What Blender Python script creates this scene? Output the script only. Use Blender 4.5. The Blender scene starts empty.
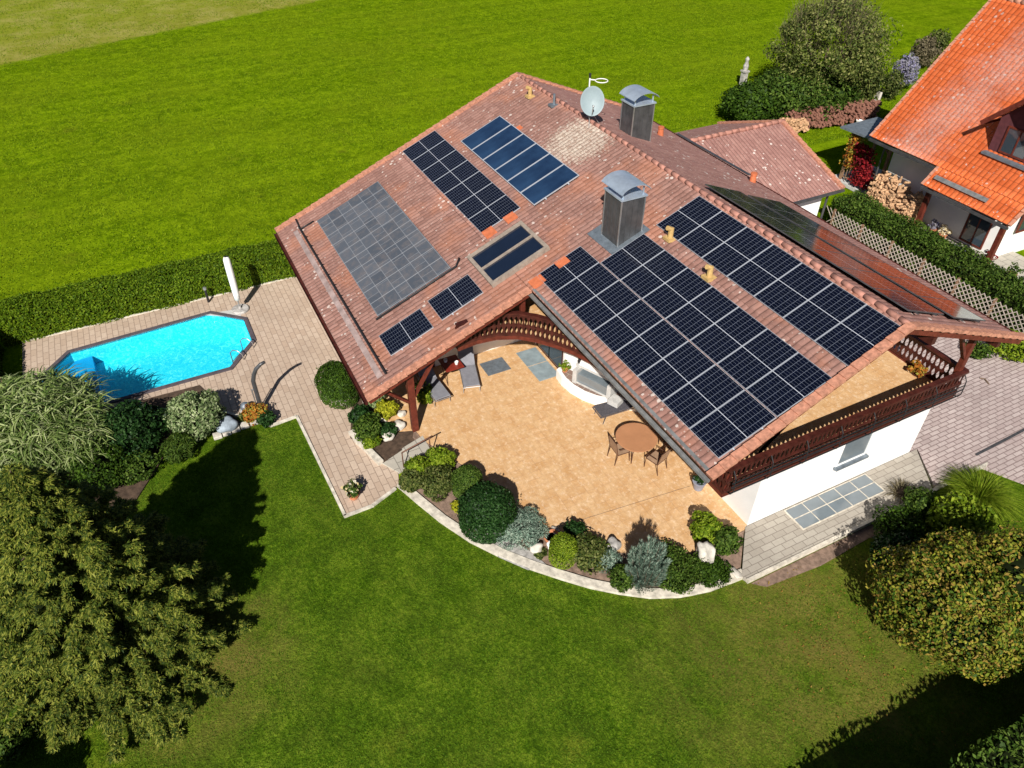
import bpy, bmesh, math, random
import numpy as np
from mathutils import Vector, Matrix
rad=math.radians; PI=math.pi; sin=math.sin; cos=math.cos
scene=bpy.context.scene
COL=scene.collection
rng=np.random.default_rng(7); random.seed(7)

# ------------------------------------------------------------------ camera (house axes: X along ridge, Y across, Z up)
F=743.79; PT,RO,YA=rad(40.084),rad(.264),rad(-62.989)
_fw=np.array([0,cos(PT),-sin(PT)]);_up=np.array([0,sin(PT),cos(PT)]);_rt=np.array([1.,0,0])
_r2=_rt*cos(RO)+_up*sin(RO);_u2=-_rt*sin(RO)+_up*cos(RO)
_R=np.array([[cos(YA),sin(YA),0],[-sin(YA),cos(YA),0],[0,0,1.]])
RR,UU,FF=_R@_r2,_R@_u2,_R@_fw
CAM=np.array([9.6,-12.84,17.6])
def at(px,py,z=0.):
    d=FF*F+RR*(px-512)-UU*(py-384)
    return Vector(CAM+d*((z-CAM[2])/d[2]))
def at2(px,py,z=0.):
    p=at(px,py,z); return (p.x,p.y)
cd=bpy.data.cameras.new('camera'); cam=bpy.data.objects.new('camera',cd); COL.objects.link(cam)
cd.sensor_width=36; cd.lens=F/1024*36; cd.clip_end=3000; cd.clip_start=.1
M=Matrix((RR,UU,-FF)).transposed().to_4x4(); M.translation=Vector(CAM); cam.matrix_world=M
scene.camera=cam

# ------------------------------------------------------------------ light
SAZ=rad(146); SEL=rad(39)           # direction the shadows run to, sun height
w=bpy.data.worlds.new('World'); scene.world=w; w.use_nodes=True
nt=w.node_tree; bg=nt.nodes['Background']; sky=nt.nodes.new('ShaderNodeTexSky'); sky.sky_type='NISHITA'
sky.sun_disc=False; sky.air_density=.55; sky.dust_density=.3; sky.sun_elevation=SEL
sx,sy=-cos(SAZ),-sin(SAZ)
sky.sun_rotation=math.atan2(sx,sy)
nt.links.new(sky.outputs[0],bg.inputs[0]); bg.inputs[1].default_value=.05
sl=bpy.data.lights.new('sun','SUN'); sun=bpy.data.objects.new('sun',sl); COL.objects.link(sun)
sl.energy=5.0; sl.angle=rad(.5); sl.color=(1,.955,.88)
sun.rotation_euler=Vector((sx*cos(SEL),sy*cos(SEL),sin(SEL))).to_track_quat('Z','Y').to_euler()
scene.view_settings.view_transform='Standard'; scene.view_settings.look='None'
scene.view_settings.gamma=1; scene.view_settings.exposure=.48

# ------------------------------------------------------------------ materials
class NT:
    def __init__(s,name,rough=.8,metal=0.,spec=.3):
        s.m=bpy.data.materials.new(name); s.m.use_nodes=True; s.t=s.m.node_tree
        s.b=s.t.nodes['Principled BSDF']; s.b.inputs['Roughness'].default_value=rough
        s.b.inputs['Metallic'].default_value=metal; s.b.inputs['Specular IOR Level'].default_value=spec
        s._c=None
    def n(s,typ,**k):
        nd=s.t.nodes.new('ShaderNode'+typ)
        for a,b in k.items():
            if a.startswith('i_'):
                key=a[2:].replace('_',' ')
                s.put(nd.inputs[int(key)] if key.isdigit() else nd.inputs[key],b)
            else: setattr(nd,a,b)
        return nd
    def put(s,sock,v):
        if isinstance(v,bpy.types.NodeSocket): s.t.links.new(v,sock)
        elif isinstance(v,tuple) and len(v)==3 and sock.type=='RGBA': sock.default_value=(*v,1)
        else: sock.default_value=v
    def co(s,kind='Object'):
        if s._c is None: s._c=s.n('TexCoord')
        return s._c.outputs[kind]
    def noise(s,scale,detail=3.,rough=.6,vec=None,dist=0.):
        return s.n('TexNoise',i_Vector=vec or s.co(),i_Scale=scale,i_Detail=detail,i_Roughness=rough,i_Distortion=dist).outputs['Fac']
    def ramp(s,fac,stops,interp='LINEAR'):
        r=s.n('ValToRGB',i_Fac=fac); e=r.color_ramp.elements; r.color_ramp.interpolation=interp
        while len(e)<len(stops): e.new(.5)
        for q,(p,c) in zip(e,stops):
            q.position=p; q.color=(*c,1) if isinstance(c,tuple) else (c,c,c,1)
        return r.outputs['Color']
    def mix(s,f,a,b,mode='MIX'):
        x=s.n('Mix',data_type='RGBA',blend_type=mode); s.put(x.inputs[0],f); s.put(x.inputs[6],a); s.put(x.inputs[7],b); return x.outputs[2]
    def math(s,op,a,b=0.,c=0.):
        x=s.n('Math',operation=op); s.put(x.inputs[0],a); s.put(x.inputs[1],b); s.put(x.inputs[2],c); return x.outputs[0]
    def bump(s,h,strength=.3,dist=.02):
        b=s.n('Bump',i_Height=h,i_Strength=strength,i_Distance=dist); s.t.links.new(b.outputs[0],s.b.inputs['Normal'])
    def col(s,c): s.put(s.b.inputs['Base Color'],c); return s
def hsvv(c,f): return tuple(min(1,max(0,x*f)) for x in c)
def plain(name,c,rough=.6,metal=0.,var=.25,scale=6.,spec=.3,bump=0.):
    k=NT(name,rough,metal,spec); f=k.noise(scale,4)
    k.col(k.ramp(f,[(.3,hsvv(c,1-var)),(.7,hsvv(c,1+var))]))
    if bump: k.bump(k.noise(scale*6,3),bump,.01)
    return k.m
MT={}
# grass
def grass(name,c1,c2,c3,patch=None,strip=False):
    k=NT(name,1.,spec=0.)
    big=k.noise(.12,4,.6); mid=k.noise(1.3,4,.65); fine=k.noise(9,3,.7); vf=k.noise(38,2,.7)
    f2=k.noise(3.6,4,.75,dist=.4)
    s=k.math('ADD',k.math('MULTIPLY',mid,.3),k.math('ADD',k.math('MULTIPLY',fine,.4),k.math('MULTIPLY',f2,.3)))
    col=k.ramp(s,[(.41,hsvv(c1,.8)),(.5,c2),(.58,hsvv(c3,1.15))])
    if strip: col=k.mix(k.ramp(k.noise(2.0,5,.85,dist=.8),[(.40,.55),(.52,0.)]),col,hsvv(c1,.75)); col=k.mix(k.ramp(k.noise(2.6,5,.85),[(.5,0.),(.62,.5)]),col,hsvv(c3,1.3))
    col=k.mix(k.ramp(k.noise(.45,5,.7,dist=.6),[(.52,0.),(.68,.5)]),col,hsvv(c2,.72))
    col=k.mix(k.ramp(k.noise(.33,4,.7),[(.6,0.),(.74,.35)]),col,(.20,.17,.02))
    if strip: col=k.mix(k.ramp(big,[(.42,0.),(.62,1.)]),col,k.mix(.4,col,(.19,.24,.008)),)
    col=k.mix(k.ramp(vf,[(.38,.75),(.58,0.)]),col,hsvv(c1,.45))
    if patch:
        pm=k.math('MULTIPLY',k.ramp(k.noise(.5,5,.7),[(.5,0.),(.66,1.)]),k.ramp(fine,[(.35,0.2),(.6,1.)]))
        sep=k.n('SeparateXYZ',i_0=k.co())
        # drier towards the right-hand corner and under the conifer
        dx=k.math('ADD',sep.outputs[0],-3.5); dy=k.math('ADD',sep.outputs[1],.3)
        d=k.math('SQRT',k.math('ADD',k.math('MULTIPLY',dx,dx),k.math('MULTIPLY',dy,dy)))
        reg=k.ramp(k.math('MULTIPLY',d,.1),[(.15,1.),(.62,.12)])
        ex=k.math('ADD',sep.outputs[0],2.6); ey=k.math('ADD',sep.outputs[1],15.2)
        e=k.math('SQRT',k.math('ADD',k.math('MULTIPLY',ex,ex),k.math('MULTIPLY',ey,ey)))
        reg=k.math('MAXIMUM',reg,k.ramp(k.math('MULTIPLY',e,.1),[(.1,1.),(.3,0.)]))
        sm=k.math('MULTIPLY',k.math('ADD',k.math('MULTIPLY',k.ramp(k.noise(.7,5,.7),[(.36,0.),(.66,1.)]),.8),.1),reg)
        col=k.mix(sm,col,patch)
        col=k.mix(k.math('MULTIPLY',pm,k.math('MULTIPLY',reg,.7)),col,hsvv(patch,1.3))
    if strip:
        mp=k.n('Mapping',i_Vector=k.co()); mp.inputs['Rotation'].default_value=(0,0,rad(-18)); mp.inputs['Scale'].default_value=(.9,.07,1)
        col=k.mix(k.ramp(k.noise(1.,4,.6,vec=mp.outputs[0]),[(.45,0.),(.7,.28)]),col,hsvv(c3,1.1))
        col=k.mix(k.ramp(k.noise(1.7,4,.6,vec=mp.outputs[0]),[(.35,.2),(.5,0.)]),col,hsvv(c1,.95))
        a=at(0,64); b=at(318,0); n=Vector((b.y-a.y,-(b.x-a.x),0)).normalized()
        sep=k.n('SeparateXYZ',i_0=k.co())
        d=k.math('ADD',k.math('ADD',k.math('MULTIPLY',sep.outputs[0],n.x),k.math('MULTIPLY',sep.outputs[1],n.y)),-(a.x*n.x+a.y*n.y))
        d=k.math('ADD',d,k.math('MULTIPLY',k.math('ADD',mid,-.5),1.6))
        if n.x>0: d=k.math('MULTIPLY',d,-1.)
        edge=k.ramp(k.math('MULTIPLY',d,.03),[(0.,0.),(.02,1.)])
        inner=k.ramp(k.math('ADD',k.math('MULTIPLY',d,.05),k.math('MULTIPLY',mid,.3)),[(.1,(.25,.23,.045)),(.6,(.23,.25,.03))])
        inner=k.mix(k.ramp(k.noise(2.3,5,.85),[(.4,.5),(.58,0.)]),inner,(.17,.18,.012))
        inner=k.mix(k.ramp(k.noise(.35,4,.7),[(.45,0.),(.62,.6)]),inner,(.36,.31,.10))
        col=k.mix(k.math('MULTIPLY',edge,.85),col,inner)
    k.col(col); k.bump(k.math('ADD',k.noise(22,3,.7),fine),.7,.05)
    return k.m
MT['field']=grass('meadow_grass',(.072,.14,.002),(.14,.235,.003),(.22,.315,.006),strip=True)
MT['lawn']=grass('lawn_grass',(.038,.088,.004),(.074,.142,.006),(.125,.19,.012),patch=(.15,.125,.03))

def pavers(name,c1,c2,mortar,bw,bh,rot=0.,msize=.012,var=.3,offset=.5,soft=.25):
    k=NT(name,.85,spec=.2)
    mp=k.n('Mapping',i_Vector=k.co()); mp.inputs['Rotation'].default_value=(0,0,rot)
    v=mp.outputs[0]
    br=k.n('TexBrick',i_Vector=v,i_Color1=c1,i_Color2=c2,i_Mortar=mortar,i_Scale=1.)
    br.inputs['Brick Width'].default_value=bw; br.inputs['Row Height'].default_value=bh; br.inputs['Mortar Size'].default_value=msize
    br.inputs['Mortar Smooth'].default_value=soft; br.offset=offset
    c=br.outputs['Color']
    f=k.noise(.6,5,.65); g=k.noise(14,4,.7)
    c=k.mix(k.ramp(f,[(.35,0.),(.7,var)]),c,hsvv(c1,.45))
    c=k.mix(k.ramp(g,[(.3,var),(.7,0.)]),c,hsvv(mortar,.9))
    k.col(c); k.bump(k.math('MULTIPLY',br.outputs['Fac'],-1.),.5,.008)
    return k.m
MT['patio']=pavers('patio_pavers',(.48,.36,.27),(.57,.45,.35),(.30,.22,.17),.42,.21,msize=.014,var=.3)
MT['drive']=pavers('driveway_pavers',(.45,.36,.34),(.58,.49,.46),(.24,.18,.17),.42,.16,rot=rad(90),msize=.02,var=.35)
MT['walk']=pavers('walkway_pavers',(.36,.32,.27),(.44,.40,.34),(.22,.19,.16),.42,.2,rot=rad(90),msize=.012,var=.25)
MT['slabs']=pavers('step_slabs',(.42,.39,.33),(.5,.46,.39),(.22,.2,.17),.5,.45,msize=.015,var=.25)
def terr():
    k=NT('terrace_tiles',.6,spec=.3)
    br=k.n('TexBrick',i_Vector=k.co(),i_Color1=(.52,.29,.12),i_Color2=(.61,.37,.18),i_Mortar=(.36,.21,.11),i_Scale=1.)
    br.inputs['Brick Width'].default_value=.3; br.inputs['Row Height'].default_value=.3; br.inputs['Mortar Size'].default_value=.006; br.offset=0
    c=br.outputs['Color']
    c=k.mix(k.ramp(k.noise(2.3,3,.5),[(.38,0.),(.6,.6)]),c,(.66,.45,.25))
    c=k.mix(k.ramp(k.noise(3.7,4,.7),[(.5,0.),(.7,.5)]),c,(.52,.30,.13))
    c=k.mix(k.ramp(k.noise(8,4,.8),[(.42,.5),(.55,0.)]),c,(.46,.27,.13)); c=k.mix(k.ramp(k.noise(6,4,.8),[(.52,0.),(.66,.6)]),c,(.78,.60,.42))
    k.col(c); k.bump(k.math('MULTIPLY',br.outputs['Fac'],-1.),.2,.004); return k.m
MT['terrace']=terr()
def tiles(name,c1,c2,c3,lichen=.5,lcol=(.62,.55,.50),period=.2,row=.36,patch=None,orange=0.,rowj=.35,streak=None):
    k=NT(name,.8,spec=.25)
    uv=k.n('UVMap').outputs[0]
    br=k.n('TexBrick',i_Vector=uv,i_Color1=(0,0,0),i_Color2=(1,1,1),i_Mortar=(.5,.5,.5),i_Scale=1.)
    br.inputs['Brick Width'].default_value=period; br.inputs['Row Height'].default_value=row; br.inputs['Mortar Size'].default_value=0; br.offset=0
    rn=k.math('MULTIPLY',br.outputs['Color'],1.)
    c=k.ramp(rn,[(0.,c1),(.5,c2),(1.,c3)])
    c=k.mix(k.ramp(k.noise(.35,5,.6),[(.35,0.),(.65,.55)]),c,hsvv(c1,.8))
    c=k.mix(k.ramp(k.noise(5,4,.7),[(.45,0.),(.75,.5)]),c,hsvv(c3,1.25))
    # row joints and pans, dirt settled in them
    sp=k.n('SeparateXYZ',i_0=uv)
    fu=k.math('FRACT',k.math('DIVIDE',sp.outputs[0],period)); fv=k.math('FRACT',k.math('DIVIDE',sp.outputs[1],row))
    j=k.math('MAXIMUM',k.math('MULTIPLY',k.math('LESS_THAN',fv,.07),rowj),k.math('MULTIPLY',k.math('LESS_THAN',fu,.22),.9))
    c=k.mix(k.math('MULTIPLY',j,.62),c,hsvv(c1,.3))
    if orange:
        c=k.mix(k.math('MULTIPLY',k.ramp(k.noise(.5,3,.6),[(.5,0.),(.62,1.)]),orange),c,(.56,.19,.07))
    vo=k.n('TexVoronoi',i_Vector=k.co(),i_Scale=3.8)
    sz=k.math('ADD',k.math('MULTIPLY',k.ramp(k.noise(.8,4,.7),[(.42,0.),(.72,1.)]),.34),.02)
    l=k.math('LESS_THAN',k.math('ADD',vo.outputs['Distance'],k.math('MULTIPLY',k.math('ADD',k.noise(24,3),-.5),.18)),sz)
    c=k.mix(k.math('MULTIPLY',l,lichen),c,lcol)
    vo2=k.n('TexVoronoi',i_Vector=k.co(),i_Scale=8.)
    l2=k.math('LESS_THAN',vo2.outputs['Distance'],k.math('ADD',k.math('MULTIPLY',k.noise(.9,3),.35),-.04))
    c=k.mix(k.math('MULTIPLY',l2,lichen*.55),c,lcol)
    if patch:
        vd=k.n('VectorMath',operation='DISTANCE'); k.put(vd.inputs[0],k.co()); vd.inputs[1].default_value=patch
        f=k.ramp(k.math('ADD',k.math('MULTIPLY',vd.outputs['Value'],.36),k.math('ADD',k.math('MULTIPLY',k.noise(9,5,.85),1.5),-.75)),[(.36,1.),(.52,0.)])
        c=k.mix(k.math('MULTIPLY',f,k.math('ADD',k.math('MULTIPLY',rn,.25),.72)),c,k.mix(k.math('MULTIPLY',j,.9),k.ramp(k.noise(11,4,.8),[(.4,(.30,.2,.15)),(.55,(.56,.48,.40))]),(.13,.09,.07)))
    if streak is not None:
        so=k.n('SeparateXYZ',i_0=k.co()); dd=k.math('ABSOLUTE',k.math('ADD',so.outputs[0],k.math('ADD',k.math('MULTIPLY',so.outputs[1],-.3),6.6-streak)))
        f=k.ramp(k.math('ADD',k.math('MULTIPLY',dd,.28),k.math('MULTIPLY',k.math('ADD',k.noise(1.2,5,.75),-.5),1.)),[(.05,1.),(.5,0.)])
        c=k.mix(k.math('MULTIPLY',f,k.math('MULTIPLY',k.ramp(k.noise(13,4,.8),[(.42,0.2),(.58,1.)]),.62)),c,(.56,.42,.38))
        c=k.mix(k.ramp(k.noise(.7,5,.7),[(.5,0.),(.75,.4)]),c,hsvv(c1,.55))
    k.col(c); k.bump(k.noise(30,3),.3,.01); return k.m
MT['roof']=tiles('weathered_clay_tiles',(.23,.118,.095),(.285,.148,.12),(.35,.195,.16),lichen=.65,patch=(-13.5,1.65,6.7),orange=.22)
MT['roof_r']=tiles('weathered_clay_tiles_lifted',(.27,.135,.115),(.33,.17,.145),(.39,.215,.18),lichen=.85,rowj=.15)  # paler copy of the roof tiles, colour brightened for the less sunlit far slope
MT['roof_o']=tiles('orange_clay_tiles',(.62,.12,.03),(.69,.145,.04),(.74,.18,.06),lichen=.6,period=.24,row=.34,rowj=.9,streak=-11.6)
MT['verge']=plain('verge_tile_clay',(.44,.20,.13),.8,var=.35,scale=9)
MT['white']=plain('white_render',(.80,.785,.76),.9,var=.06,scale=1.3,bump=.2)
MT['ridge']=plain('ridge_tile_clay',(.36,.17,.13),.8,var=.4,scale=4)
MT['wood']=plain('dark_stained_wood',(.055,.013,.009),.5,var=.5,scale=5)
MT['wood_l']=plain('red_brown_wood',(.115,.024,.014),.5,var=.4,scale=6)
MT['wood_n']=plain('weathered_timber',(.22,.13,.08),.8,var=.4,scale=8)
MT['zinc']=plain('zinc_sheet',(.50,.58,.68),.42,.6,var=.15,scale=3)
MT['zinc_d']=plain('dark_sheet_metal',(.10,.10,.105),.4,.5,var=.3,scale=3)
MT['gutter']=plain('aged_copper_gutter',(.30,.30,.29),.5,.6,var=.3,scale=5)
MT['lead']=plain('lead_flashing',(.2,.235,.27),.5,.5,var=.25)
MT['black']=plain('black_plastic',(.02,.02,.022),.5,var=.2)
MT['galv']=plain('galvanised_metal',(.5,.5,.5),.35,.8,var=.1)
MT['alu']=plain('aluminium_frame',(.48,.50,.54),.4,.3,var=.06)
MT['stone']=plain('pale_stone',(.5,.46,.4),.85,var=.3,scale=4,bump=.5)
MT['rock']=plain('grey_rock',(.36,.34,.32),.85,var=.45,scale=5,bump=.8)
MT['kerb']=plain('kerb_stone',(.55,.50,.42),.85,var=.35,scale=5,bump=.4)
MT['soil']=plain('bed_soil',(.20,.135,.10),.95,var=.45,scale=7,bump=.8)
MT['soil_d']=plain('dark_bed_soil',(.07,.045,.03),.95,var=.5,scale=7,bump=.8)
MT['cream']=plain('ivory_parasol_cover',(.82,.80,.76),.8,var=.03)
MT['concrete']=plain('pale_concrete',(.47,.46,.44),.85,var=.15)
MT['tableb']=plain('caramel_table_top',(.42,.20,.10),.35,var=.1,scale=2,spec=.5)
MT['bronze']=plain('bronze_metal',(.12,.055,.035),.45,.4,var=.2)
MT['sling']=plain('tan_sling_fabric',(.30,.19,.12),.7,var=.2)
MT['greyfab']=plain('grey_cushion_fabric',(.20,.20,.225),.9,var=.15)
MT['darkfab']=plain('charcoal_mesh',(.075,.07,.08),.8,var=.3,scale=20)
MT['mat']=plain('grey_blue_slate',(.22,.27,.29),.6,var=.22,scale=3)
MT['terra']=plain('terracotta',(.50,.19,.09),.8,var=.2)
MT['yel']=plain('yellow_glazed_tile',(.50,.33,.13),.6,var=.2)
MT['ora']=plain('bright_orange_tile',(.50,.14,.06),.7,var=.2)
MT['redw']=plain('red_table_wood',(.20,.025,.015),.4,var=.2)
MT['bark']=plain('bark',(.16,.11,.075),.95,var=.4,scale=12,bump=.8)
MT['log']=plain('split_log_wood',(.45,.27,.15),.9,var=.5,scale=14)
MT['logd']=plain('old_log_wood',(.22,.10,.07),.9,var=.5,scale=14)
MT['poolrim']=plain('dark_pool_coping',(.09,.075,.085),.6,var=.25)
MT['dark']=plain('dark_interior',(.02,.018,.018),.8)
MT['dish']=plain('grey_dish_paint',(.24,.30,.32),.5,.0,var=.05)
def glass(name,c,rough=.04,metal=0.,spec=1.):
    return plain(name,c,rough,metal,.1,2.,spec)
MT['glass']=glass('dark_window_glass',(.03,.045,.06))
MT['blueglass']=glass('roof_window_glass',(.008,.014,.03),.02)
MT['gglass']=glass('grey_glass_panel',(.15,.18,.20),.15)
def pv():
    k=NT('solar_cells',.08,spec=.3)
    uv=k.n('UVMap').outputs[0]; sp=k.n('SeparateXYZ',i_0=uv)
    def line(s,p,wd): 
        f=k.math('FRACT',k.math('DIVIDE',s,p)); return k.math('MAXIMUM',k.math('LESS_THAN',f,wd/p),k.math('GREATER_THAN',f,1-wd/p))
    l=k.math('MAXIMUM',line(sp.outputs[0],1.0957/6,.0042),line(sp.outputs[1],.81/10,.0019))
    mid=k.math('LESS_THAN',k.math('ABSOLUTE',sp.outputs[1]),.009)
    rnd=k.noise(9,2)
    c=k.ramp(rnd,[(.35,(.002,.003,.008)),(.65,(.003,.0045,.014))])
    c=k.mix(l,c,(.15,.17,.22)); c=k.mix(mid,c,(.45,.47,.52)); k.col(c); return k.m
MT['pv']=pv()
def thermal():
    k=NT('collector_glass',.12,spec=.7)
    uv=k.n('UVMap').outputs[0]
    k.col(k.ramp(k.noise(.8,3,.6,dist=.5),[(.3,(.008,.02,.052)),(.7,(.02,.05,.11))])); return k.m
MT['thermal']=thermal()
def absorber():
    k=NT('rubber_absorber',.6,spec=.35)
    br=k.n('TexBrick',i_Vector=k.co(),i_Color1=(.06,.07,.088),i_Color2=(.09,.10,.12),i_Mortar=(.17,.18,.20),i_Scale=1.)
    br.inputs['Brick Width'].default_value=.69; br.inputs['Row Height'].default_value=.46; br.inputs['Mortar Size'].default_value=.012; br.offset=.5
    sp=k.n('SeparateXYZ',i_0=k.co())
    g=k.math('LESS_THAN',k.math('FRACT',k.math('DIVIDE',sp.outputs[0],.77)),.05)
    c=k.mix(k.ramp(k.noise(3,4,.7),[(.45,0.),(.8,.5)]),br.outputs['Color'],(.2,.16,.14))
    c=k.mix(k.math('MULTIPLY',g,.6),c,(.30,.31,.33)); k.col(c); return k.m
MT['absorber']=absorber()
def water():
    k=NT('pool_water',.04); w1=k.noise(5,3,.6,dist=1.)
    bp_=k.n('Bump',i_Height=w1,i_Strength=.12,i_Distance=.04); tr=k.n('BsdfTransparent'); tr.inputs[0].default_value=(.84,.99,1.,1)
    gl=k.n('BsdfGlossy'); gl.inputs['Roughness'].default_value=.03; lw=k.n('LayerWeight'); fr=k.n('Math',operation='MULTIPLY_ADD'); k.put(fr.inputs[0],k.math('POWER',lw.outputs['Facing'],4.)); fr.inputs[1].default_value=.6; fr.inputs[2].default_value=.02
    mx=k.n('MixShader'); L=k.t.links; L.new(bp_.outputs[0],gl.inputs['Normal']); 
    L.new(fr.outputs[0],mx.inputs[0]); L.new(tr.outputs[0],mx.inputs[1]); L.new(gl.outputs[0],mx.inputs[2]); L.new(mx.outputs[0],k.t.nodes['Material Output'].inputs[0])
    return k.m
MT['water']=water()
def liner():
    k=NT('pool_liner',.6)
    nd=k.noise(5.5,4,.65,dist=1.6)  # mottled ripples: light through the water painted into the liner colour
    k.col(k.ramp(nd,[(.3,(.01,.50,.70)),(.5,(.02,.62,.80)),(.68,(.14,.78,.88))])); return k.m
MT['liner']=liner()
MT['liner_s']=plain('pool_step_blue',(.005,.30,.62),.6,var=.1)

def leafmat(name,cols,rough=.55,trans=.25):
    k=NT(name,rough,spec=.1)
    g=k.n('NewGeometry')
    c=k.ramp(g.outputs['Random Per Island'],[((i+.5)/len(cols),q) for i,q in enumerate(cols)])
    big=k.noise(1.1,3); c=k.mix(k.ramp(big,[(.35,.35),(.6,0.)]),c,hsvv(cols[0],.6))
    k.col(c)
    tr=k.n('BsdfTranslucent'); k.t.links.new(c,tr.inputs[0])
    mx=k.n('MixShader'); mx.inputs[0].default_value=trans
    o=k.t.nodes['Material Output']; k.t.links.new(k.b.outputs[0],mx.inputs[1]); k.t.links.new(tr.outputs[0],mx.inputs[2]); k.t.links.new(mx.outputs[0],o.inputs[0])
    return k.m
LF=dict(
 reed=leafmat('reed_leaves',[(.07,.12,.025),(.15,.22,.05),(.26,.33,.10),(.42,.47,.22)]),
 grassb=leafmat('lawn_blades',[(.036,.095,.004),(.072,.16,.006),(.13,.22,.014)],.9),
 grassf=leafmat('meadow_blades',[(.065,.13,.002),(.135,.225,.003),(.22,.30,.008)],.9),
 fallen=leafmat('fallen_leaves',[(.25,.14,.03),(.35,.24,.05),(.18,.08,.02)],.9),
 conifer=leafmat('conifer_sprays',[(.026,.052,.009),(.075,.11,.014),(.15,.185,.022),(.29,.30,.05)]),
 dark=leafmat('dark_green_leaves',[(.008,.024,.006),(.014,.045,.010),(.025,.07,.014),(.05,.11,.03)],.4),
 mid=leafmat('mid_green_leaves',[(.02,.045,.006),(.045,.09,.010),(.08,.14,.018),(.12,.18,.03)]),
 lime=leafmat('lime_green_leaves',[(.06,.11,.005),(.12,.19,.008),(.20,.28,.015),(.27,.34,.03)]),
 yellow=leafmat('yellow_leaves',[(.20,.22,.01),(.35,.36,.02),(.48,.46,.03)]),
 olive=leafmat('olive_leaves',[(.03,.05,.01),(.065,.09,.018),(.11,.14,.03),(.19,.2,.06)]),
 blue=leafmat('blue_green_needles',[(.09,.15,.11),(.18,.27,.20),(.28,.38,.29),(.4,.48,.38)]),
 silver=leafmat('silvery_leaves',[(.09,.15,.05),(.18,.25,.09),(.28,.35,.15),(.42,.47,.26)]),
 gold=leafmat('golden_green_leaves',[(.03,.07,.008),(.08,.13,.012),(.15,.19,.018),(.24,.25,.025),(.34,.29,.04),(.28,.17,.04)]),
 hedge=leafmat('hedge_leaves',[(.02,.045,.005),(.04,.085,.008),(.07,.13,.012)]),
 sunhedge=leafmat('sunlit_hedge_leaves',[(.05,.10,.004),(.095,.165,.006),(.15,.22,.01)]),  # brighter copy of the hedge leaves, sunlight put into the colour
 red=leafmat('crimson_leaves',[(.12,.006,.012),(.25,.012,.02),(.36,.03,.03)]),
 twig=leafmat('dry_twigs',[(.10,.085,.05),(.17,.14,.08),(.24,.2,.12)]),
 flowers=leafmat('pale_blossoms',[(.55,.45,.28),(.75,.6,.3),(.8,.74,.6)]),
 lav=leafmat('grey_lilac_bloom',[(.22,.21,.22),(.34,.33,.38),(.24,.22,.4)]),
 orange=leafmat('orange_blossoms',[(.35,.10,.02),(.5,.22,.03),(.3,.3,.05)]),
)
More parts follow.
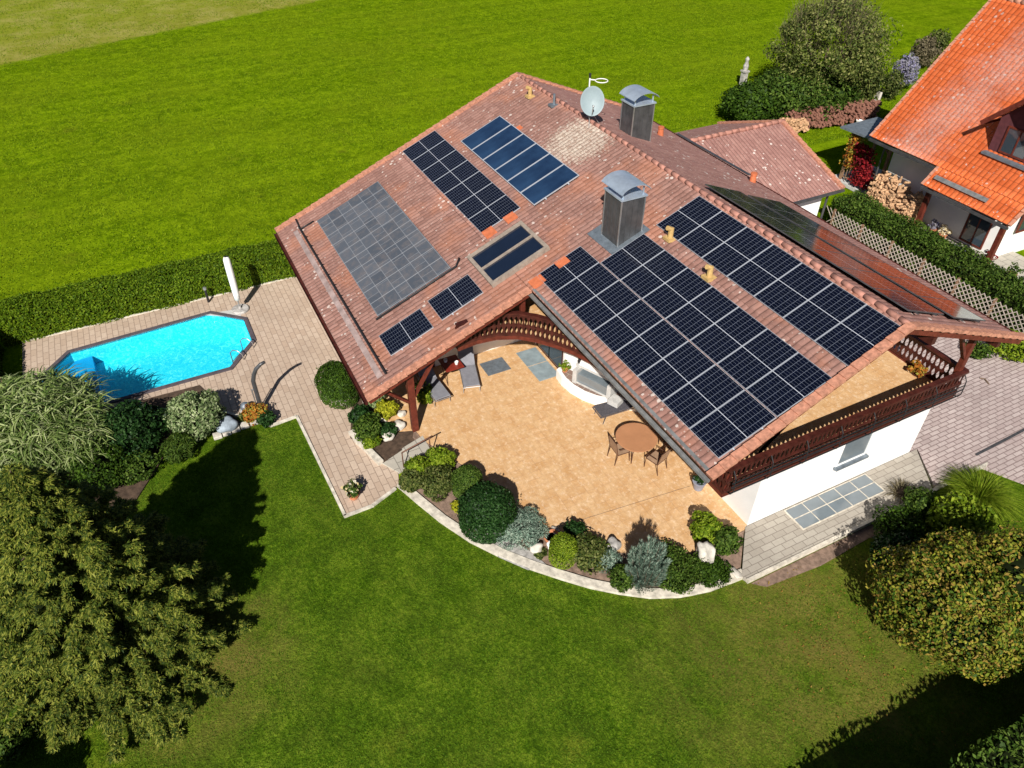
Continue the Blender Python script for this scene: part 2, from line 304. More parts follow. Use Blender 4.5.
# ------------------------------------------------------------------ mesh helpers
def tag(o,label=None,cat=None,group=None,kind=None):
    if label: o['label']=label
    if cat: o['category']=cat
    if group: o['group']=group
    if kind: o['kind']=kind
    return o
def empty(name,loc,label,cat,group=None,rz=0.):
    o=bpy.data.objects.new(name,None); COL.objects.link(o); o.location=loc; o.rotation_euler=(0,0,rz); o.empty_display_size=.2
    return tag(o,label,cat,group)
class MB:
    def __init__(s): s.v=[]; s.f=[]; s.mi=[]; s.uv=None
    def add(s,vs,fs,mi=0):
        b=len(s.v); s.v.extend([tuple(p) for p in vs]); s.f.extend([tuple(i+b for i in f) for f in fs]); s.mi.extend([mi]*len(fs)); return s
    def box(s,x0,x1,y0,y1,z0,z1,mi=0,M=None):
        vs=[(x,y,z) for z in(z0,z1) for y in(y0,y1) for x in(x0,x1)]
        if M is not None: vs=[M@Vector(p) for p in vs]
        return s.add(vs,[(0,2,3,1),(4,5,7,6),(0,1,5,4),(2,6,7,3),(0,4,6,2),(1,3,7,5)],mi)
    def bar(s,a,b,w,h=None,mi=0,up=(0,0,1)):
        h=h or w; a=Vector(a); b=Vector(b); d=(b-a).normalized(); u=Vector(up)
        if abs(d.dot(u))>.97: u=Vector((1,0,0))
        r=d.cross(u).normalized(); u=r.cross(d)
        vs=[p+r*i*w/2+u*j*h/2 for p in(a,b) for i,j in((-1,-1),(1,-1),(1,1),(-1,1))]
        return s.add(vs,[(0,1,2,3),(7,6,5,4),(0,4,5,1),(1,5,6,2),(2,6,7,3),(3,7,4,0)],mi)
    def tube(s,pts,r,n=8,mi=0,cap=True):
        pts=[Vector(p) for p in pts]; rs=r if isinstance(r,(list,tuple)) else [r]*len(pts); vs=[];fs=[]
        u=None
        for i,p in enumerate(pts):
            d=(pts[min(i+1,len(pts)-1)]-pts[max(i-1,0)]).normalized()
            if u is None: u=d.orthogonal().normalized()
            u=(u-d*u.dot(d)).normalized(); v=d.cross(u)
            for k in range(n):
                a=2*PI*k/n; vs.append(p+(u*cos(a)+v*sin(a))*rs[i])
        for i in range(len(pts)-1):
            for k in range(n):
                q=(k+1)%n; fs.append((i*n+k,i*n+q,(i+1)*n+q,(i+1)*n+k))
        if cap: fs.append(tuple(range(n))[::-1]); fs.append(tuple((len(pts)-1)*n+k for k in range(n)))
        return s.add(vs,fs,mi)
    def lathe(s,prof,c=(0,0,0),n=20,mi=0,axis=None):
        vs=[];fs=[]
        for r,z in prof:
            for k in range(n): a=2*PI*k/n; vs.append(Vector((r*cos(a),r*sin(a),z)))
        for i in range(len(prof)-1):
            for k in range(n):
                q=(k+1)%n; fs.append((i*n+k,i*n+q,(i+1)*n+q,(i+1)*n+k))
        fs.append(tuple(range(n))[::-1]); fs.append(tuple((len(prof)-1)*n+k for k in range(n)))
        Q=Vector(axis).to_track_quat('Z','Y').to_matrix() if axis else None
        vs=[(Q@v if Q else v)+Vector(c) for v in vs]
        return s.add(vs,fs,mi)
    def prism(s,poly,z0,z1,mi=0,smi=None):
        n=len(poly)
        A=sum(poly[i][0]*poly[(i+1)%n][1]-poly[(i+1)%n][0]*poly[i][1] for i in range(n))
        if A<0: poly=poly[::-1]
        s.add([(p[0],p[1],z0) for p in poly]+[(p[0],p[1],z1) for p in poly],[tuple(range(n))[::-1],tuple(range(n,2*n))],mi)
        b=len(s.v)-2*n
        for i in range(n):
            q=(i+1)%n; s.f.append((b+i,b+q,b+n+q,b+n+i)); s.mi.append(mi if smi is None else smi)
        return s
    def build(s,name,mats,parent=None,smooth=False,bevel=0.,uv=None,loc=None):
        me=bpy.data.meshes.new(name); me.from_pydata(s.v,[],s.f)
        for m in (mats if isinstance(mats,(list,tuple)) else [mats]): me.materials.append(MT[m] if isinstance(m,str) else m)
        if any(s.mi): me.polygons.foreach_set('material_index',s.mi)
        if smooth: me.shade_smooth() if hasattr(me,'shade_smooth') else me.polygons.foreach_set('use_smooth',[True]*len(s.f))
        if uv:
            L=me.uv_layers.new(name='UVMap')
            for lp in me.loops: L.data[lp.index].uv=uv(Vector(s.v[lp.vertex_index]))
        me.update()
        o=bpy.data.objects.new(name,me); COL.objects.link(o)
        if parent: o.parent=parent; 
        if loc: o.location=loc
        if bevel:
            b=o.modifiers.new('bevel','BEVEL'); b.width=bevel; b.segments=2; b.limit_method='ANGLE'
        return o
def wbuild(mb,name,mats,parent,**k):
    """parts written in world coordinates under a thing whose Empty sits at its base"""
    T=parent.matrix_basis.inverted() if parent.parent is None else (parent.parent.matrix_basis@parent.matrix_basis).inverted()
    mb.v=[tuple(T@Vector(p)) for p in mb.v]
    return mb.build(name,mats,parent,**k)
def fast_mesh(name,V,Fq,mat,parent=None,smooth=False):
    me=bpy.data.meshes.new(name); n=len(V); m=len(Fq); k=Fq.shape[1]
    me.vertices.add(n); me.vertices.foreach_set('co',V.astype(np.float32).ravel())
    me.loops.add(m*k); me.loops.foreach_set('vertex_index',Fq.astype(np.int32).ravel())
    me.polygons.add(m); me.polygons.foreach_set('loop_start',np.arange(0,m*k,k,dtype=np.int32))
    me.update(calc_edges=True); me.validate()
    if smooth: me.shade_smooth()
    me.materials.append(MT[mat] if isinstance(mat,str) else mat)
    o=bpy.data.objects.new(name,me); COL.objects.link(o)
    if parent: o.parent=parent
    return o
def struct(name,mb,mat,**k): return tag(mb.build(name,mat,**k),kind='structure')
def unit(a): return a/np.maximum(1e-9,np.linalg.norm(a,axis=-1,keepdims=True))
def leaf_quads(P,N,size,aspect=.55,jit=.6,fold=True):
    """leaf-shaped pieces (pointed quads) at P, facing roughly N"""
    n=len(P); N=unit(N+rng.normal(0,jit,(n,3))); t=unit(np.cross(N,rng.normal(0,1,(n,3)))); b=np.cross(N,t)
    s=(size*rng.uniform(.6,1.35,n))[:,None]
    V=np.stack([P-t*s,P-b*s*aspect+N*s*.12,P+t*s,P+b*s*aspect+N*s*.12],1).reshape(-1,3)
    return V,np.arange(4*n).reshape(n,4)
def blade_quads(P,D,length,width,droop=.5,seg=3):
    """grass blades / reed leaves: strips starting at P towards D, drooping"""
    n=len(P); D=unit(D); L=(length*rng.uniform(.6,1.15,n))[:,None]
    side=unit(np.cross(D,np.array([0,0,1.])+rng.normal(0,.3,(n,3))))
    Vs=[];Fs=[]; pts=[]
    for i in range(seg+1):
        t=i/seg; c=P+D*L*t+np.array([0,0,-1.])*L*droop*t*t
        wd=width*(1-.85*t)*rng.uniform(.8,1.2,(n,1))
        pts.append(c-side*wd); pts.append(c+side*wd)
    V=np.stack(pts,1).reshape(-1,3); k=2*(seg+1); base=(np.arange(n)*k)[:,None]
    for i in range(seg): Fs.append(base+np.array([[2*i,2*i+1,2*i+3,2*i+2]]))
    return V,np.concatenate(Fs)
def cat(parts):
    V=[];Fq=[];o=0
    for v,f in parts: V.append(v);Fq.append(f+o);o+=len(v)
    return np.concatenate(V),np.concatenate(Fq)
def sph(n): return unit(rng.normal(0,1,(n,3)))
def crown_pts(n,rx,ry,rz,lumps=14,lr=.42,shell=.35,flat=0.):
    """leaf positions: lumps spread over an ellipsoid, leaves on each lump's shell"""
    ii=np.arange(lumps)+.5; ph_=np.arccos(1-2*ii/lumps); th_=PI*(1+5**.5)*ii
    C=np.stack([np.cos(th_)*np.sin(ph_),np.sin(th_)*np.sin(ph_),np.cos(ph_)],1); C=unit(C+rng.normal(0,.12,(lumps,3)))*rng.uniform(.55,.84,(lumps,1)); rng.shuffle(C)
    if flat: C[:,2]=np.abs(C[:,2])*(1)-flat
    R=lr*rng.uniform(.7,1.25,lumps)
    k=rng.integers(0,lumps,n); d=sph(n); r=(1-shell*rng.random(n)**2)[:,None]
    P=C[k]+d*r*R[k][:,None]
    S=np.array([rx,ry,rz]); return P*S,unit(d*.7+unit(P)*.6)
def blob(rx,ry,rz,c,mat,name,parent,seed=0,lump=.12,sub=3):
    bm=bmesh.new(); bmesh.ops.create_icosphere(bm,subdivisions=sub,radius=1)
    r=np.random.default_rng(seed); ph=r.uniform(0,6,(5,3)); fr=r.uniform(1.5,4.5,(5,3))
    for v in bm.verts:
        k=1+lump*sum(sin(v.co.x*fr[i][0]+ph[i][0])*sin(v.co.y*fr[i][1]+ph[i][1])*sin(v.co.z*fr[i][2]+ph[i][2]) for i in range(5))
        v.co=Vector((v.co.x*rx*k+c[0],v.co.y*ry*k+c[1],v.co.z*rz*k+c[2]))
    me=bpy.data.meshes.new(name); bm.to_mesh(me); bm.free(); me.shade_smooth(); me.materials.append(MT[mat] if isinstance(mat,str) else mat)
    o=bpy.data.objects.new(name,me); COL.objects.link(o); 
    if parent: o.parent=parent
    return o
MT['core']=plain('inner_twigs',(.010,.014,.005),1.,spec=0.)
def shrub(px,py,z,r,h,leaf,label,cat='shrub',name='shrub',n=2600,size=.05,core=True,dome=False,group=None,lumps=12,ry=None,aspect=.55,jit=.6,z0=0.):
    """px,py: where the middle of the crown shows; the plant stands straight below it"""
    c=at(px,py,z0+h*.5); base=Vector((c.x,c.y,z0)); ry=ry or r
    e=empty(name,base,label,cat,group)
    if dome:
        d=sph(n); d[:,2]=np.abs(d[:,2]*1.0); q=rng.uniform(.9,1.02,(n,1))*(1+.07*np.sin(d[:,:1]*5+r*9)*np.sin(d[:,1:2]*6+px)*np.sin(d[:,2:]*5+py)); q+=(rng.random((n,1))<.03)*rng.uniform(.03,.14,(n,1)); P=d*q*np.array([r,ry,h*.55])+np.array([0,0,h*.42]); lo=rng.random(n)<.3
        P[lo,2]=rng.uniform(.05,.45,lo.sum())*h; dd=unit(d[lo]*np.array([1,1,0.])); P[lo,0]=dd[:,0]*r*.97; P[lo,1]=dd[:,1]*ry*.97; N=d
    else:
        P,N=crown_pts(int(n*1.7),r,ry,h*.5,lumps*2,lr=.38); P[:,2]+=h*.52; P[:,2]=np.maximum(P[:,2],.03)
    V,Fq=leaf_quads(P,N,size,aspect,jit); fast_mesh('foliage',V,Fq,LF[leaf],e)
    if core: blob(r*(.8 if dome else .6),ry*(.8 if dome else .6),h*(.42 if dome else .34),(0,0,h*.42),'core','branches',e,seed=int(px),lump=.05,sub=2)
    else:
        m=MB()
        for i in range(7):
            a=i*.9; m.tube([(0,0,0),(.3*r*cos(a),.3*r*sin(a),h*.4),(.6*r*cos(a),.6*r*sin(a),h*.75)],[.02,.015,.006],5)
        m.build('branches','bark',e)
    return e
def hedge(name,x0,x1,y0,y1,z0,z1,leaf,label,n,size,jit=.5,rough=.06):
    e=empty(name,((x0+x1)/2,(y0+y1)/2,z0),label,'hedge')
    hx,hy,h=(x1-x0)/2,(y1-y0)/2,z1-z0
    ar=np.array([2*hy*h,2*hy*h,2*hx*h,2*hx*h,4*hx*hy*1.3]); k=rng.choice(5,n,p=ar/ar.sum()); a=rng.uniform(-1,1,(n,2))
    P=np.zeros((n,3));N=np.zeros((n,3))
    for i,(ax,sg) in enumerate([(0,-1),(0,1),(1,-1),(1,1)]):
        m=k==i; o=1-ax; P[m,ax]=sg*(hx,hy)[ax]; P[m,o]=a[m,0]*(hx,hy)[o]; P[m,2]=(a[m,1]*.5+.5)*h; N[m,ax]=sg
    m=k==4; P[m,0]=a[m,0]*hx; P[m,1]=a[m,1]*hy; P[m,2]=h; N[m,2]=1
    lump=np.sin(P[:,0]*2.1+P[:,2]*3)*np.sin(P[:,1]*2.3+P[:,2]*2)+.6*np.sin(P[:,0]*5.3+1)*np.sin(P[:,1]*4.7)
    P+=N*(lump*rough+rng.normal(0,rough*.6,n))[:,None]
    V,Fq=leaf_quads(P,N,size,.5,jit); fast_mesh('foliage',V,Fq,LF[leaf],e)
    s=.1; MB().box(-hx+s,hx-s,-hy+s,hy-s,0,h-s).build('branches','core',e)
    return e
# ================================================================== GROUND
G=-.12
def sheet(name,poly,z,mat,thick=.25):
    return struct(name,MB().prism([(p[0],p[1]) for p in poly],z-thick,z),mat)
lawn=[(-10.9,-11.7),(-10.96,-10.84),(-5.86,-10.64),(-6.2,-8.6),(-4.3,-7.9),(-2,-6.6),(1.2,-3),(1.45,-1.2),(1.5,5.4),(9,9),(30,9),(30,-40),(-17,-40),(-17,-19.4),(-13,-17),(-12.2,-13.5)]
m=MB(); m.add([(x,y,G) for x,y in lawn],[tuple(range(len(lawn)))[::-1]]); struct('lawn',m,'lawn')
# pool surround: pavement with a hole for the water
pool=[(-17.13,-18.8),(-18.45,-17.75),(-18.75,-12.45),(-17.7,-11.3),(-16.1,-11.3),(-14.75,-12.4),(-14.7,-17.5),(-15.7,-18.7)]
def grow(poly,d):
    n=len(poly);o=[]
    A=sum(poly[i][0]*poly[(i+1)%n][1]-poly[(i+1)%n][0]*poly[i][1] for i in range(n)); sg=1 if A>0 else -1
    for i in range(n):
        p0,p1,p2=[Vector(poly[(i+k)%n]) for k in(-1,0,1)]
        a=(p1-p0).normalized(); b=(p2-p1).normalized(); na=Vector((a.y,-a.x))*sg; nb=Vector((b.y,-b.x))*sg
        q=(na+nb).normalized(); o.append(tuple(p1+q*d/max(.3,q.dot(na))))
    return o
PZ=G+.03
outer=[(-20.02,-19.4),(-20.02,-8.3),(-8.1,-8.2),(-6.3,-8.75),(-5.86,-9.8),(-5.86,-10.64),(-10.9,-10.86),(-10.85,-11.75),(-12.4,-13.1),(-13.1,-16),(-13.6,-19.4)]
def holed(name,outl,inl,z,mat):
    bm=bmesh.new(); vs=[[bm.verts.new((x,y,z)) for x,y in l] for l in(outl,inl)]
    es=[bm.edges.new((l[i],l[(i+1)%len(l)])) for l in vs for i in range(len(l))]
    bmesh.ops.triangle_fill(bm,edges=es,use_beauty=True)
    for f in bm.faces:
        if f.normal.z<0: f.normal_flip()
    me=bpy.data.meshes.new(name); bm.to_mesh(me); bm.free(); me.materials.append(MT[mat]); o=bpy.data.objects.new(name,me); COL.objects.link(o); tag(o,kind='structure')
holed('meadow',[(-1500,-1500),(1500,-1500),(1500,1500),(-1500,1500)],grow(pool,.1),G-.008,'field')
bm=bmesh.new()
vo=[bm.verts.new((x,y,PZ)) for x,y in outer]; vi=[bm.verts.new((x,y,PZ)) for x,y in grow(pool,.16)]
es=[bm.edges.new((l[i],l[(i+1)%len(l)])) for l in(vo,vi) for i in range(len(l))]
bmesh.ops.triangle_fill(bm,edges=es,use_beauty=True)
for f in bm.faces:
    if f.normal.z<0: f.normal_flip()
me=bpy.data.meshes.new('pool_patio'); bm.to_mesh(me); bm.free(); me.materials.append(MT['patio'])
o=bpy.data.objects.new('pool_patio',me); COL.objects.link(o); tag(o,kind='structure')
# light concrete edging along path and lawn
m=MB()
for a,b in [((-10.85,-11.78),(-10.93,-10.84)),((-10.93,-10.84),(-5.82,-10.66)),((-5.82,-10.7),(-5.84,-9.75)),((-5.84,-9.8),(-6.2,-8.9)),((-10.85,-11.75),(-12.4,-13.15)),((-20.05,-19.4),(-20.05,-8.6))]:
    m.bar((*a,PZ-.02),(*b,PZ-.02),.09,.12)
struct('path_edging',m,'kerb')
# swimming pool
e=empty('swimming_pool',(-16.7,-15,G),'octagonal blue swimming pool with dark coping set into the paved patio','pool')
o2,i2=grow(pool,.16),pool; n=8; m=MB()
for z0,z1 in((PZ-.06,PZ+.05),):
    V=[(x,y,z) for z in(z0,z1) for l in(o2,i2) for x,y in l]
    f=[]
    for i in range(n):
        q=(i+1)%n; f+=[(2*n+i,2*n+q,3*n+q,3*n+i),(i,q,2*n+q,2*n+i),(n+i,3*n+i,3*n+q,n+q)]
    m.add(V,f)
wbuild(m,'coping','poolrim',e)
m=MB(); zb=G-.75
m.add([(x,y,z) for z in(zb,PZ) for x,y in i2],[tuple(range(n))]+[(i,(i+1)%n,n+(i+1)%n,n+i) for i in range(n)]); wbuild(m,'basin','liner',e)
wbuild(MB().prism([(-17.1,-18.7),(-18.4,-17.7),(-18.45,-17.1),(-14.75,-16.9),(-14.75,-17.5),(-15.7,-18.65)],zb+.01,G-.35),'steps','liner_s',e)
m=MB(); m.add([(x,y,G-.1) for x,y in grow(pool,-.004)],[tuple(range(n))[::-1]]); wbuild(m,'water','water',e)
m=MB()
for dx in(0,.42):
    a=at(252+dx*14,339-dx*14,PZ+.03); 
a=Vector((-15.15,-12.0,PZ)); b=Vector((-15.75,-11.5,PZ)); dirn=Vector((.64,.77,0)).normalized()
for p in(a,b):
    m.tube([p-dirn*.3+Vector((0,0,-.6)),p-dirn*.3+Vector((0,0,.25)),p-dirn*.15+Vector((0,0,.4)),p+dirn*.05+Vector((0,0,.4)),p+dirn*.2+Vector((0,0,.25)),p+dirn*.22],.018,8)
for z in(-.2,-.5): m.bar(a-dirn*.3+Vector((0,0,z)),b-dirn*.3+Vector((0,0,z)),.05,.03)
wbuild(m,'ladder','galv',e,smooth=True)
# planting bed between pool and lawn
sheet('shrub_bed',[(-13.3,-20),(-16.9,-19.4),(-14.35,-18.6),(-14.2,-13.6),(-12.6,-13.05),(-12.1,-12.9),(-11.4,-12.6),(-12.0,-14.2),(-11.0,-15.2),(-9,-16.5),(-8.5,-19),(-12,-24)],G+.05,'soil_d',.1)
# terrace
arc=[at2(414,430),at2(424,442),at2(442,452),at2(462,466),at2(485,484),at2(506,500),at2(525,515),at2(545,527),at2(568,538),at2(592,547),at2(618,553),at2(645,556),at2(672,556),at2(700,551),at2(722,543),at2(744,531)]
ter=arc+[(.04,-.1),(-.2,.4),(-8.4,.4),(-11.8,-1),(-12.2,-8.1),(-8.6,-8.1)]
sheet('terrace',ter,0,'terrace')
struct('terrace_joint',MB().bar(at(545,531,.001),at(690,486,.001),.012,.004),'bark')
struct('terrace_edging',MB().tube([(x,y,-.015) for x,y in arc],.03,6),'soil')
m=MB()
# curved kerb round the bed
ko=[at2(x,y,G) for x,y in[(397,487),(418,505),(440,523),(470,543),(500,558),(530,570),(560,580),(590,589),(620,595),(650,599),(680,598),(710,592),(746,578)]]
ki=[]
for i,p in enumerate(ko):
    a=Vector(ko[max(i-1,0)]); b=Vector(ko[min(i+1,len(ko)-1)]); t=(b-a).normalized(); ki.append((p[0]-t.y*.27*1,p[1]+t.x*.27*1))
if (Vector(ki[5])-Vector((-4,-2))).length>(Vector(ko[5])-Vector((-4,-2))).length:
    ki=[(2*o[0]-i[0],2*o[1]-i[1]) for o,i in zip(ko,ki)]
nk=len(ko); zt=G+.1
m.add([(x,y,zt) for x,y in ko]+[(x,y,zt) for x,y in ki]+[(x,y,G-.1) for x,y in ko]+[(x,y,G-.1) for x,y in ki],
      [q for i in range(nk-1) for q in((i,i+1,nk+i+1,nk+i),(i,2*nk+i,2*nk+i+1,i+1),(nk+i,nk+i+1,3*nk+i+1,3*nk+i))]+[(0,nk,3*nk,2*nk),(nk-1,3*nk-1+0,4*nk-1,2*nk-1)][:1])
struct('curved_kerb',m,'kerb')
bedp=ki+[(1.4,-1.3),(.06,-.12)]+arc[::-1][1:-1]
m=MB(); k2=len(arc)
m.add([(x,y,G+.03) for x,y in ki]+[(x,y,-.02) for x,y in [arc[min(k2-1,int(round(i*(k2-1)/(nk-1))))] for i in range(nk)]],[(i,nk+i,nk+i+1,i+1) for i in range(nk-1)])
struct('planting_bed',m,'soil')
# flat stones patch in the bed
e=empty('stone_paving_patch',at(505,548,G+.05),'pale grey gravel slab patch in the curved bed right of the dark round shrub','stone patch')
wbuild(MB().prism([at2(x,y,G+.06) for x,y in[(478,535),(497,532),(530,551),(548,566),(528,569),(498,556)]],G,G+.075),'slab','rock',e,bevel=.01)
# side walk and driveway
sheet('side_walk',[(.03,-.12),(.03,6.95),(.03,7.2),(1.5,6.2),(1.5,-1.3),(1.36,-1.35),(.06,-.12)],.0,'walk')
sheet('driveway',[(-12,6.95),(-12,15.6),(8,15.6),(8,10.4),(3.2,9.3),(1.55,8.4),(1.55,6.3),(.02,7.25),(.02,6.96)],.003,'drive')
sheet('side_walk_strip',[(1.5,-1.3),(1.58,-1.3),(1.62,8.6),(1.5,8.8)],.03,'kerb')
sheet('right_lawn',[(1.6,8.35),(3.2,9.25),(8,10.35),(30,10.5),(30,6),(9,6),(5,6),(1.62,6)],-.005,'lawn')
sheet('bare_soil_strip',[(1.62,-1.2),(1.9,-.9),(2.05,1),(1.95,3),(2.3,5),(2.1,7.5),(1.62,8)],G+.012,'soil',.05)
e=empty('drain_channel',at(990,446,0),'long dark drain channel crossing the grey driveway','drain')
a,b=at(976,455,.01),at(1030,427,.01); wbuild(MB().bar(a,b,.08,.03),'grate','zinc_d',e)
e=empty('fallen_stick',at(985,381,0),'small curved dark stick lying on the driveway','stick')
wbuild(MB().tube([at(980,378,.03),at(985,379,.05),at(989,384,.03)],.025,6),'stem','bark',e)
# light well in the side walk
e=empty('light_well_cover',(.48,3.05,0),'grey glass light well panels in a pale frame at the white wall foot','light well')
m=MB(); x0,x1,y0,y1=.1,.88,1.4,4.75; nn=5
m.box(x0-.03,x1+.03,y0-.04,y0,0,.03); m.box(x0-.03,x1+.03,y1,y1+.04,0,.03); m.box(x1,x1+.03,y0,y1,0,.03); m.box(x0-.03,x0,y0,y1,0,.03)
for i in range(1,nn): yy=y0+(y1-y0)*i/nn; m.box(x0,x1,yy-.015,yy+.015,0,.022)
m.box(.46,.49,y0,y1,0,.021); wbuild(m,'frame','kerb',e)
wbuild(MB().box(x0,x1,y0,y1,0,.016),'panel','gglass',e)
# steps up to the terrace + handrail
e=empty('garden_steps',at(410,460,G),'pale slab steps climbing from the paved path to the terrace','steps')
p=[at2(381,464,G),at2(422,436,0),at2(431,452,0),at2(399,474,G)]
m=MB(); P=[Vector(q) for q in p]
for i,(t0,t1,z) in enumerate([(0,.52,-.045),(.5,1.02,.012)]):
    q=[P[0].lerp(P[1],t0),P[0].lerp(P[1],t1),P[3].lerp(P[2],t1),P[3].lerp(P[2],t0)]; m.prism([tuple(v) for v in q],G-.05,z)
wbuild(m,'slab','slabs',e,bevel=.012)
e=empty('handrail',at(430,455,0),'thin dark sloping handrail beside the terrace steps','handrail')
m=MB(); a=at(431,456,0); b=at(404,469,G)
m.tube([a,a+Vector((0,0,.85))],.02); m.tube([b,b+Vector((0,0,.75))],.02); m.tube([b+Vector((0,0,.72)),b+Vector((0,0,.75)),a+Vector((0,0,.85)),a+(a-b)*.12+Vector((0,0,.86))],.024)
wbuild(m,'rail','bronze',e,smooth=True)

# ================================================================== HOUSE
SL=rad(22.805); TS=math.tan(SL)
def Lz(wv): return 5.998+TS*wv
NL=Vector((0,-sin(SL),cos(SL)))
def Lp(u,wv,off=0.): return Vector((u,wv,Lz(wv)))+NL*off
RW,RZ=2.57,7.08
RA,RB=Vector((-20.2,RW,RZ)),Vector((.85,RW,RZ)); RC,RD=Vector((1.1,7.6,5.25)),Vector((-20.2,9.0,4.5))
def Rq(s,t): return (RA.lerp(RB,s)).lerp(RD.lerp(RC,s),t)
def Rp(u,wv,off=0.):
    s=(u+20.2)/21.1
    t=0
    for _ in range(4):
        t=(wv-RW)/((RD.lerp(RC,s)).y-RW); s=(u+20.2)/(21.05+.25*t)
    a=Rq(s,t); n=(RB-RA).cross(RD.lerp(RC,s)-RA.lerp(RB,s)).normalized(); n=n if n.z>0 else -n
    return a+n*off
def tilesheet(q,period,row,amp=.022,step=.02,off=-.07,sub=5):
    """pantile surface over the quad q = eaveStart, eaveEnd, ridgeEnd, ridgeStart"""
    a,b,c,d=[Vector(p) for p in q]; L=(b-a).length; S=(d-a).length
    nrm=(b-a).cross(d-a).normalized(); nrm=nrm if nrm.z>0 else -nrm
    nu=max(2,int(L/period*sub)); nr=max(1,int(round(S/row)))
    us=np.linspace(0,1,nu+1); prof=amp*np.abs(np.sin(np.pi*us*L/period))**.8
    rows=[]; 
    for r in range(nr): rows+=[(r/nr,step),((r+.985)/nr,0.)]
    A,B,C_,D=[np.array(p) for p in(a,b,c,d)]; N=np.array(nrm)
    V=[];UV=[]
    for t,st in rows:
        e0=A+(D-A)*t; e1=B+(C_-B)*t
        P=e0+(e1-e0)*us[:,None]+N*(prof+st+off)[:,None]; V.append(P); UV.append(np.stack([us*L,np.full(nu+1,t*nr*row+ (.001 if st else -.001))],1))
    V=np.concatenate(V);UV=np.concatenate(UV); w_=nu+1
    i=np.arange(nu)[None,:]+np.arange(len(rows)-1)[:,None]*w_
    Fq=np.stack([i,i+1,i+1+w_,i+w_],-1).reshape(-1,4)
    if (b-a).cross(d-a).z<0: Fq=Fq[:,::-1]
    return V,Fq,UV
def roofmesh(name,quads,mat,parent,period=.2,row=.36,**k):
    Vs=[];Fs=[];Us=[];o=0
    for q in quads:
        V,Fq,U=tilesheet(q,period,row,**k); Vs.append(V);Fs.append(Fq+o);Us.append(U);o+=len(V)
    V=np.concatenate(Vs);Fq=np.concatenate(Fs);U=np.concatenate(Us)
    ob=fast_mesh(name,V,Fq,mat,parent); me=ob.data; L=me.uv_layers.new(name='UVMap')
    idx=np.empty(len(me.loops),np.int32); me.loops.foreach_get('vertex_index',idx); L.data.foreach_set('uv',U[idx].astype(np.float32).ravel())
    return ob
house=empty('chalet_house',(0,0,0),'large alpine house with weathered red tiled roof covered in solar panels around a curved terrace','house')
EWL=-8.95; EWR=-3.2
ql=[(Lp(-20.2,EWL),Lp(-8.05,EWL),Lp(-8.05,EWR),Lp(-20.2,EWR)),
    (Lp(-20.2,EWR),Lp(1.0,EWR),Lp(.82,RW),Lp(-20.2,RW))]
roofL=roofmesh('roof',ql,'roof',house)
roofR=roofmesh('roof',[(RD,RC,RB,RA)],'roof_r',house,amp=.014,step=.0)
def slab(pts,n,t0,t1):
    m=MB(); k=len(pts); m.add([Vector(p)+n*t0 for p in pts]+[Vector(p)+n*t1 for p in pts],[tuple(range(k))[::-1],tuple(range(k,2*k))]+[(i,(i+1)%k,k+(i+1)%k,k+i) for i in range(k)]); return m
lp_=[Lp(-20.15,EWL+.03),Lp(-8.1,EWL+.03),Lp(-8.1,EWR+.03),Lp(.95,EWR+.03),Lp(.78,RW),Lp(-20.15,RW)]
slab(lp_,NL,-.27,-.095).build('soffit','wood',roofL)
nR=(RB-RA).cross(RD-RA).normalized(); nR=nR if nR.z>0 else -nR
m=MB(); V=[];gx,gy=12,5
for off in(-.13,-.27):
    for i in range(gx+1):
        for j in range(gy+1): V.append(Rq(.003+.994*i/gx,.99*j/gy)+nR*off)
q=(gx+1)*(gy+1); fs=[]
for i in range(gx):
    for j in range(gy):
        a=i*(gy+1)+j; fs+=[(a,a+1,a+gy+2,a+gy+1),(q+a,q+a+gy+1,q+a+gy+2,q+a+1)]
for i in range(gx): a=i*(gy+1); b=a+gy; fs+=[(a,a+gy+1,q+a+gy+1,q+a),(b,q+b,q+b+gy+1,b+gy+1)]
for j in range(gy): a=j; b=gx*(gy+1)+j; fs+=[(a,q+a,q+a+1,a+1),(b,b+1,q+b+1,q+b)]
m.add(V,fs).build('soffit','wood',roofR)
# verges (stepped clay edge tiles + board)
def verge(a,b,n,parent,wd=.24,mat='verge',side=1):
    a=Vector(a);b=Vector(b); L=(b-a).length; k=int(L/.36); d=(b-a)/k; m=MB()
    for i in range(k):
        p=a+d*i; q=a+d*(i+1.02); m.bar(p-n*.0+n*.015,q-n*.02,wd,.09,up=n)
    m.build('verge_tiles',mat,parent); 
    MB().bar(a-n*.15,b-n*.15,.045,.2,up=n).build('verge_board','wood_l',parent)
verge(Lp(1.0,EWR-.02),Lp(.82,RW),NL,roofL); verge(Lp(-20.18,EWL),Lp(-20.18,RW),NL,roofL); verge(Lp(-8.05,EWL),Lp(-8.05,EWR-.03),NL,roofL)
verge(RC,RB,nR,roofR); verge(RD,RA,nR,roofR)
m=MB(); k=56
for i in range(k):
    x0=-20.2+21.05*i/k; x1=x0+21.05/k*1.08; m.tube([(x0,RW,RZ-.045),(x1,RW,RZ-.07)],.085,10)
m.build('ridge_tiles','ridge',roofL,smooth=True)
